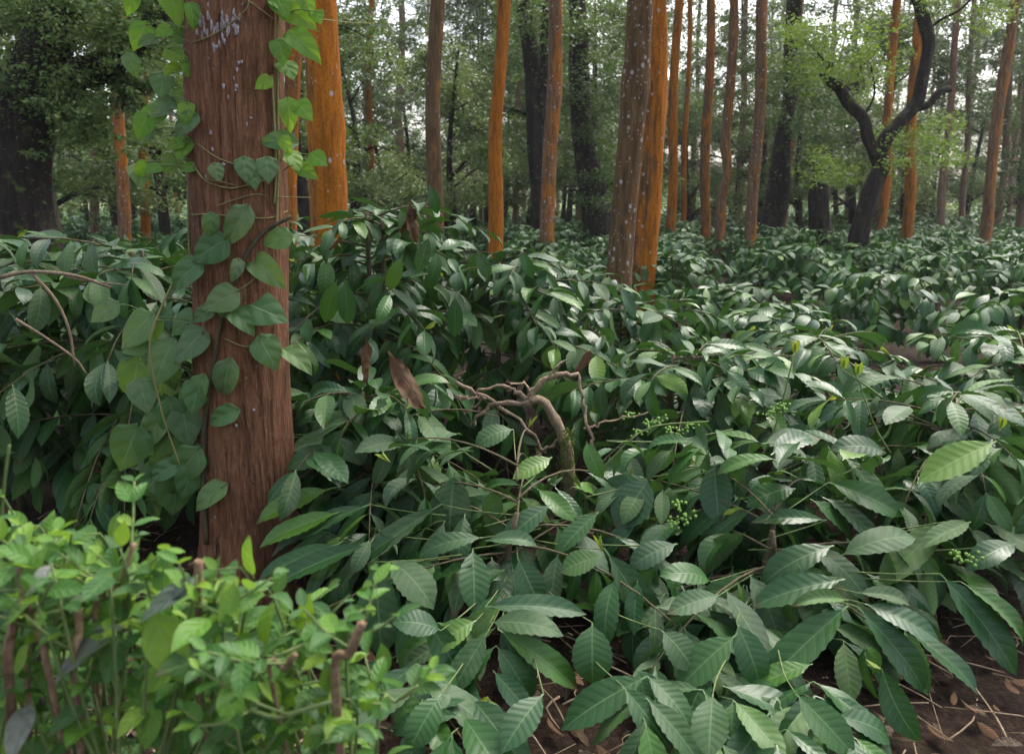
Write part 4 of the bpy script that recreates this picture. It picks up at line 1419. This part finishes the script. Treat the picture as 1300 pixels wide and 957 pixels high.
dark_tree('fern_hung_tree', 'massive near-black tree hung with ferns and grey-green foliage', 22, 9.5,
          [([(25, 300), (22, 240), (28, 180), (40, 120), (60, 60), (90, -20)], .42, .24), ([(40, 130), (90, 95), (130, 85), (165, 60), (200, 20), (230, -40)], .20, .10),
           ([(30, 170), (0, 120), (-30, 60)], .16, .10), ([(110, 90), (150, 100), (170, 112), (200, 105)], .05, .02), ([(150, 70), (160, 110), (155, 140)], .03, .012), ([(60, 60), (30, 20), (10, -30)], .10, .06)],
          fill(-30, 120, -30, 150, 110, (.12, .34), 42, dy=(-.8, .6)) + fill(-30, 235, -30, 200, 120, (.05, .15), 16, dy=(-1, .6)) + fill(90, 240, -30, 60, 60, (.15, .30), 60, dy=(-.6, .6)) + fill(60, 130, 110, 185, 34, (.12, .24), 70, dy=(-.6, .4)) + fill(120, 230, 60, 130, 26, (.12, .22), 45, dy=(0, .8)),
          .06, M_LEAFY, (1.5, 1.45, 1.3), 110, ivy=34)

# understorey trees filling the background
SPOTS = [(60, 18, 0), (150, 26, 1), (210, 21, 2), (250, 30, 3), (110, 34, 4), (20, 28, 0), (-30, 16, 3), (330, 24, 1), (395, 19, 4), (440, 26, 0), (480, 30, 2), (430, 36, 1), (525, 38, 3), (580, 22, 2), (600, 30, 0),
         (560, 27, 5), (640, 42, 1), (720, 36, 4), (765, 28, 0), (800, 34, 3), (850, 40, 1), (880, 32, 5), (910, 46, 0), (960, 30, 4), (985, 44, 3), (1020, 28, 2), (1045, 38, 1), (1090, 30, 0), (1120, 44, 4), (1150, 38, 5), (1185, 48, 3),
         (1225, 42, 2), (1260, 52, 1), (1300, 46, 0), (1330, 30, 4), (775, 48, 1), (690, 52, 3), (350, 42, 0), (300, 50, 3), (90, 48, 1), (200, 44, 0), (500, 55, 4), (860, 58, 3), (1000, 60, 1), (1170, 62, 0), (930, 56, 2), (590, 60, 3), (1040, 52, 4), (465, 40, 3), (620, 36, 3), (670, 31, 1), (715, 44, 3), (785, 40, 1), (870, 48, 1), (935, 38, 3), (975, 52, 1), (1065, 46, 1), (1110, 34, 3), (1140, 54, 1), (380, 30, 3), (170, 36, 3)]
ur = random.Random(14)
for i, (px, y, k) in enumerate(SPOTS):
    p = on_ground(px, y)
    v = ur.choice([ur.uniform(.75, .92), ur.uniform(1.08, 1.3)])
    t = thing('understorey_tree', ('pale green' if v > 1 else 'dark green') + (' tall' if k in (1, 3) else ' bushy') + ' understorey tree behind the ' + in_front(px, y), 'tree', p, ur.uniform(0, 6.28), 'understorey trees between the trunks', sc=ur.uniform(.85, 1.2))
    obj('trunk', UNDER[k][0], t)
    obj('crown', UNDER[k][1], t, color=(v * ur.uniform(.9, 1.15), v, v * ur.uniform(.75, 1.05)))

# distant wood beyond everything
dr_ = random.Random(91)
cl = []
for i in range(900):
    y = dr_.uniform(80, 125)
    x = dr_.uniform(-1, 1) * .72 * y
    hmax = 7 + 4 * math.sin(x * .09 + 1) + 3 * math.sin(x * .23)
    cl.append((Vector((x, y, dr_.uniform(.5, max(3, hmax)))), dr_.uniform(.8, 1.9), 45))
o = obj('distant_wood', cloud_mesh('distant_wood', cl, .55, M_LEAFY, .6, 5), color=(1.1, 1.15, .95))
o['kind'] = 'stuff'
o['label'] = 'hazy wood closing the view behind the plantation'

# ------------------------------------------------------------------ foreground hedge plants with cut stems
def hedge_shrub(label, foot, stems, seed, density=1.0):
    """stems: [(px0,py0,px1,py1,y,r,leafy)] stems given by two pixels at forward distance y"""
    rg = random.Random(seed)
    t = thing('hedge_shrub', label, 'shrub', foot, group='clipped hedge shrubs at the plantation edge')
    f = Vector(foot)
    for (x0, y0, x1, y1, y, r_, leafy) in stems:
        a, b = at(x0, y0, y), at(x1, y1, y + rg.uniform(-.04, .04))
        lowp = Vector((f.x * .6 + a.x * .4, f.y * .5 + y * .5, max(0, a.z - .5)))
        P = smooth_path([f + Vector((rg.gauss(0, .02), rg.gauss(0, .02), -.04)), lowp, a, a.lerp(b, .5) + Vector((rg.gauss(0, .006), 0, 0)), b], 20)
        V, F, uv = tube(P - np.array(list(f)), np.linspace(r_ * .85, r_ * .7, 20) * np.array([rg.choice([.9, 1, 1, 1.2]) for _ in range(20)]), 9, rough=.18, seed=seed + abs(int(x0)))
        obj('stem', mesh('stem', V, F, M_HEDGESTEM if r_ > .0055 else M_TWIG), t)
        # leafy side shoots
        for k in range(int(leafy * density * .55)):
            u = rg.uniform(.36, 1.0)
            i = min(19, int(u * 19))
            p = Vector(P[i])
            ph = rg.uniform(0, 6.28)
            ln = rg.uniform(.05, .16)
            tip = p + Vector((math.cos(ph) * ln, math.sin(ph) * ln * .8, rg.uniform(.02, .12)))
            if tip.y < .85:
                continue
            V, F, uv = tube(smooth_path([p, p.lerp(tip, .5) + Vector((0, 0, -.008)), tip], 6) - np.array(list(f)), np.linspace(.003, .0018, 6), 5)
            obj('shoot', mesh('shoot', V, F, M_TWIG), t)
            d = (tip - p).normalized()
            m = rg.randint(2, 4)
            for q in range(m):
                pp = p.lerp(tip, .35 + .65 * q / max(1, m - 1))
                for s_ in (-1, 1):
                    aa = rg.uniform(.5, 1.1)
                    side = d.cross(Vector((0, 0, 1))).normalized()
                    if q % 2:
                        side = (side + Vector((0, 0, .6))).normalized()
                    ld = d * math.cos(aa) + side * (s_ * math.sin(aa)) + Vector((0, 0, rg.uniform(-.35, .3)))
                    sz = rg.uniform(.032, .062) * (1.0 if q < m - 1 else .65)
                    obj('leaf', rg.choice(HEDGE_MESH[:3]), t, frame(pp - f, ld, Vector((rg.gauss(0, .3), rg.gauss(0, .3) - .2, 1)), sz))
    return t


hedges = []
hedges.append(hedge_shrub('clipped hedge shrub with a single thick bare brown stake-like stem', (-.50, 1.30, 0), [(252, 868, 252, 712, 1.18, .0085, 6), (290, 860, 300, 790, 1.25, .005, 9), (270, 860, 330, 800, 1.30, .004, 9), (215, 850, 200, 750, 1.28, .004, 9), (250, 850, 265, 745, 1.35, .004, 8)], 1))
hedges.append(hedge_shrub('clipped hedge shrub with forked pale stems and the brightest fresh leaves', (-.74, 1.25, 0), [(95, 868, 92, 730, 1.15, .008, 8), (55, 820, 25, 720, 1.15, .007, 7), (120, 790, 170, 690, 1.2, .006, 8), (60, 870, 85, 680, 1.28, .004, 9), (140, 850, 130, 720, 1.3, .004, 9), (70, 780, 190, 745, 1.2, .0035, 6)], 2))
hedges.append(hedge_shrub('clipped hedge shrub with a thin pale cane poking up beside dark earth', (-1.02, 1.45, 0), [(5, 700, 12, 565, 1.4, .004, 1), (10, 870, 30, 760, 1.15, .007, 7), (35, 868, 40, 700, 1.3, .006, 9), (0, 800, 60, 670, 1.4, .004, 9), (-20, 810, -10, 690, 1.35, .005, 8)], 3))
hedges.append(hedge_shrub('clipped hedge shrub of loose fresh sprigs and a crooked sawn stub', (-.26, 1.22, 0), [(425, 868, 460, 790, 1.12, .009, 3), (345, 866, 375, 830, 1.12, .006, 6), (440, 840, 470, 770, 1.15, .0035, 8), (385, 880, 350, 830, 1.22, .004, 8), (320, 860, 345, 800, 1.3, .0035, 7), (480, 910, 530, 870, 1.15, .0035, 6), (300, 930, 420, 890, 1.1, .004, 10)], 4))
sg = random.Random(52)
nd, tr_ = [], 0
while len(nd) < 105 and tr_ < 5000:
    tr_ += 1
    px, py = sg.uniform(-20, 470), sg.uniform(640, 955)
    top = np.interp(px, [0, 100, 200, 300, 360, 420, 470], [650, 665, 700, 715, 765, 800, 820])
    if py < top + 12 or any(math.hypot(px - a, py - b) < 27 for a, b in nd):
        continue
    nd.append((px, py))
    t = hedges[2 if px < 60 else 1 if px < 175 else 0 if px < 310 else 3]
    f = t.location
    y = 1.12 + .30 * sg.random() + (.08 if py < 740 else 0)
    p = at(px, py, y)
    d = Vector((sg.gauss(0, .5), -.3 + sg.gauss(0, .4), sg.uniform(.2, .9))).normalized()
    side = d.cross(Vector((0, 0, 1))).normalized()
    low = Vector((p.x * .7 + f.x * .3, p.y + .06, p.z - .22))
    V, F, uv = tube(smooth_path([low, p - d * .05, p], 7) - np.array(list(f)), np.linspace(.003, .0018, 7), 5)
    obj('shoot', mesh('shoot', V, F, M_TWIG), t)
    for q in range(3):
        pp = p - d * (.03 * q)
        sd = side if q % 2 else d.cross(side).normalized()
        for s_ in (-1, 1):
            aa = sg.uniform(.35, .7) if q == 0 else sg.uniform(.9, 1.35)
            ld = d * math.cos(aa) + sd * (s_ * math.sin(aa)) + Vector((0, 0, sg.uniform(-.3, .1)))
            sz = sg.uniform(.045, .085) * (.55 if q == 0 else 1)
            obj('leaf', sg.choice(HEDGE_MESH[:3]), t, frame(pp - f, ld, Vector((sg.gauss(0, .25), sg.gauss(-.2, .25), 1)), sz))

hb = thing('hedge_shrub', 'low clipped hedge shrub with large greyish dusty leaves', 'shrub', (-.66, 1.12, 0), group='clipped hedge shrubs at the plantation edge')
hrr = random.Random(6)
for (bx, by, tx, ty, dk) in [(165, 790, 55, 850, 1), (258, 735, 180, 770, 1), (250, 730, 205, 760, 1), (65, 715, 40, 745, 1), (190, 770, 230, 860, 0), (300, 830, 215, 840, 0), (140, 730, 110, 755, 0), (45, 760, 0, 790, 0), (250, 830, 170, 870, 0), (120, 880, 60, 930, 0), (330, 880, 260, 940, 0), (200, 880, 180, 950, 0), (40, 890, 10, 950, 1), (380, 900, 330, 950, 0), (285, 865, 300, 920, 0)]:
    p, q = at(bx, by, 1.12 + hrr.uniform(-.02, .08)), at(tx, ty, 1.06 + hrr.uniform(-.02, .08))
    obj('leaf', HEDGE_MESH[3 if dk else hrr.randrange(3)], hb, frame(p - hb.location, q - p, Vector((0, -.35, 1)) + Vector((hrr.gauss(0, .25), 0, 0)), (q - p).length))
    c = Vector((-.66 + hrr.uniform(-.05, .05), 1.14, .55))
    V, F, uv = tube(smooth_path([hb.location, c, p.lerp(c, .4) + Vector((0, 0, -.03)), p], 14) - np.array(list(hb.location)), np.linspace(.006, .002, 14), 6)
    obj('stem', mesh('stem', V, F, M_TWIG), hb)

# ------------------------------------------------------------------ litter on the soil
lr2 = random.Random(17)
Vs, Fs, UVs, T = [], [], [], []
off = 0
for i in range(2600):
    y = 1.6 + 7 * lr2.random() ** 1.6
    x = lr2.uniform(-1, 1) * (.7 * y + .8)
    V, F, uv = FAR_LEAVES[lr2.randrange(3)]
    a = lr2.uniform(0, 6.28)
    M = np.array(frame((x, y, lr2.uniform(-.005, .03)), (math.cos(a), math.sin(a), lr2.gauss(0, .18)), (lr2.gauss(0, .35), lr2.gauss(0, .35), lr2.choice([1, -1])), lr2.uniform(.03, .11)))
    Vs.append(V @ M[:3, :3].T + M[:3, 3])
    Fs.append(np.array(F) + off)
    off += len(V)
    UVs.append(uv)
    T.append(np.full(len(V), lr2.random()))
o = obj('leaf_litter', mesh('leaf_litter', np.vstack(Vs), np.vstack(Fs), M_LITTER, True, np.vstack(UVs), np.concatenate(T)))
o['kind'] = 'stuff'
o['label'] = 'brown dead leaves littering the dark soil'
parts = []
for i in range(900):
    y = 1.7 + 6 * lr2.random() ** 1.5
    x = lr2.uniform(-1, 1) * (.7 * y + .6)
    a, l = lr2.uniform(0, 6.28), lr2.uniform(.08, .4)
    z = lr2.uniform(0, .03)
    d = Vector((math.cos(a), math.sin(a), 0)) * l
    P = smooth_path([Vector((x, y, z)), Vector((x, y, z + lr2.uniform(0, .02))) + d * .5 + Vector((lr2.gauss(0, .02), lr2.gauss(0, .02), 0)), Vector((x, y, z)) + d], 5)
    r_ = lr2.uniform(.0015, .005)
    parts.append(tube(P, np.linspace(r_, r_ * .6, 5), 5)[:2])
V, F = join(parts)
o = obj('twig_litter', mesh('twig_litter', V, F, M_BARE))
o['kind'] = 'stuff'
o['label'] = 'thin dry twigs scattered over the dark soil'
print('objects', len(S.objects))

# ------------------------------------------------------------------ thin morning haze under the trees
hz = NT('haze_air')
pv = hz.node('VolumePrincipled')
pv.inputs['Color'].default_value = (.93, .95, 1.0, 1)
pv.inputs['Density'].default_value = .0006
pv.inputs['Anisotropy'].default_value = .2
hz.l.new(pv.outputs[0], hz.out.inputs['Volume'])
x0, x1, y0, y1, z0, z1 = -140, 140, -12, 150, -1.2, 24
Vh = [(x, y, z) for z in (z0, z1) for y in (y0, y1) for x in (x0, x1)]
o = obj('haze', mesh('haze', Vh, [(0, 2, 3, 1), (4, 5, 7, 6), (0, 1, 5, 4), (2, 6, 7, 3), (0, 4, 6, 2), (1, 3, 7, 5)], hz.m, False))
o['kind'] = 'stuff'
o['label'] = 'thin pale haze hanging between the trunks'
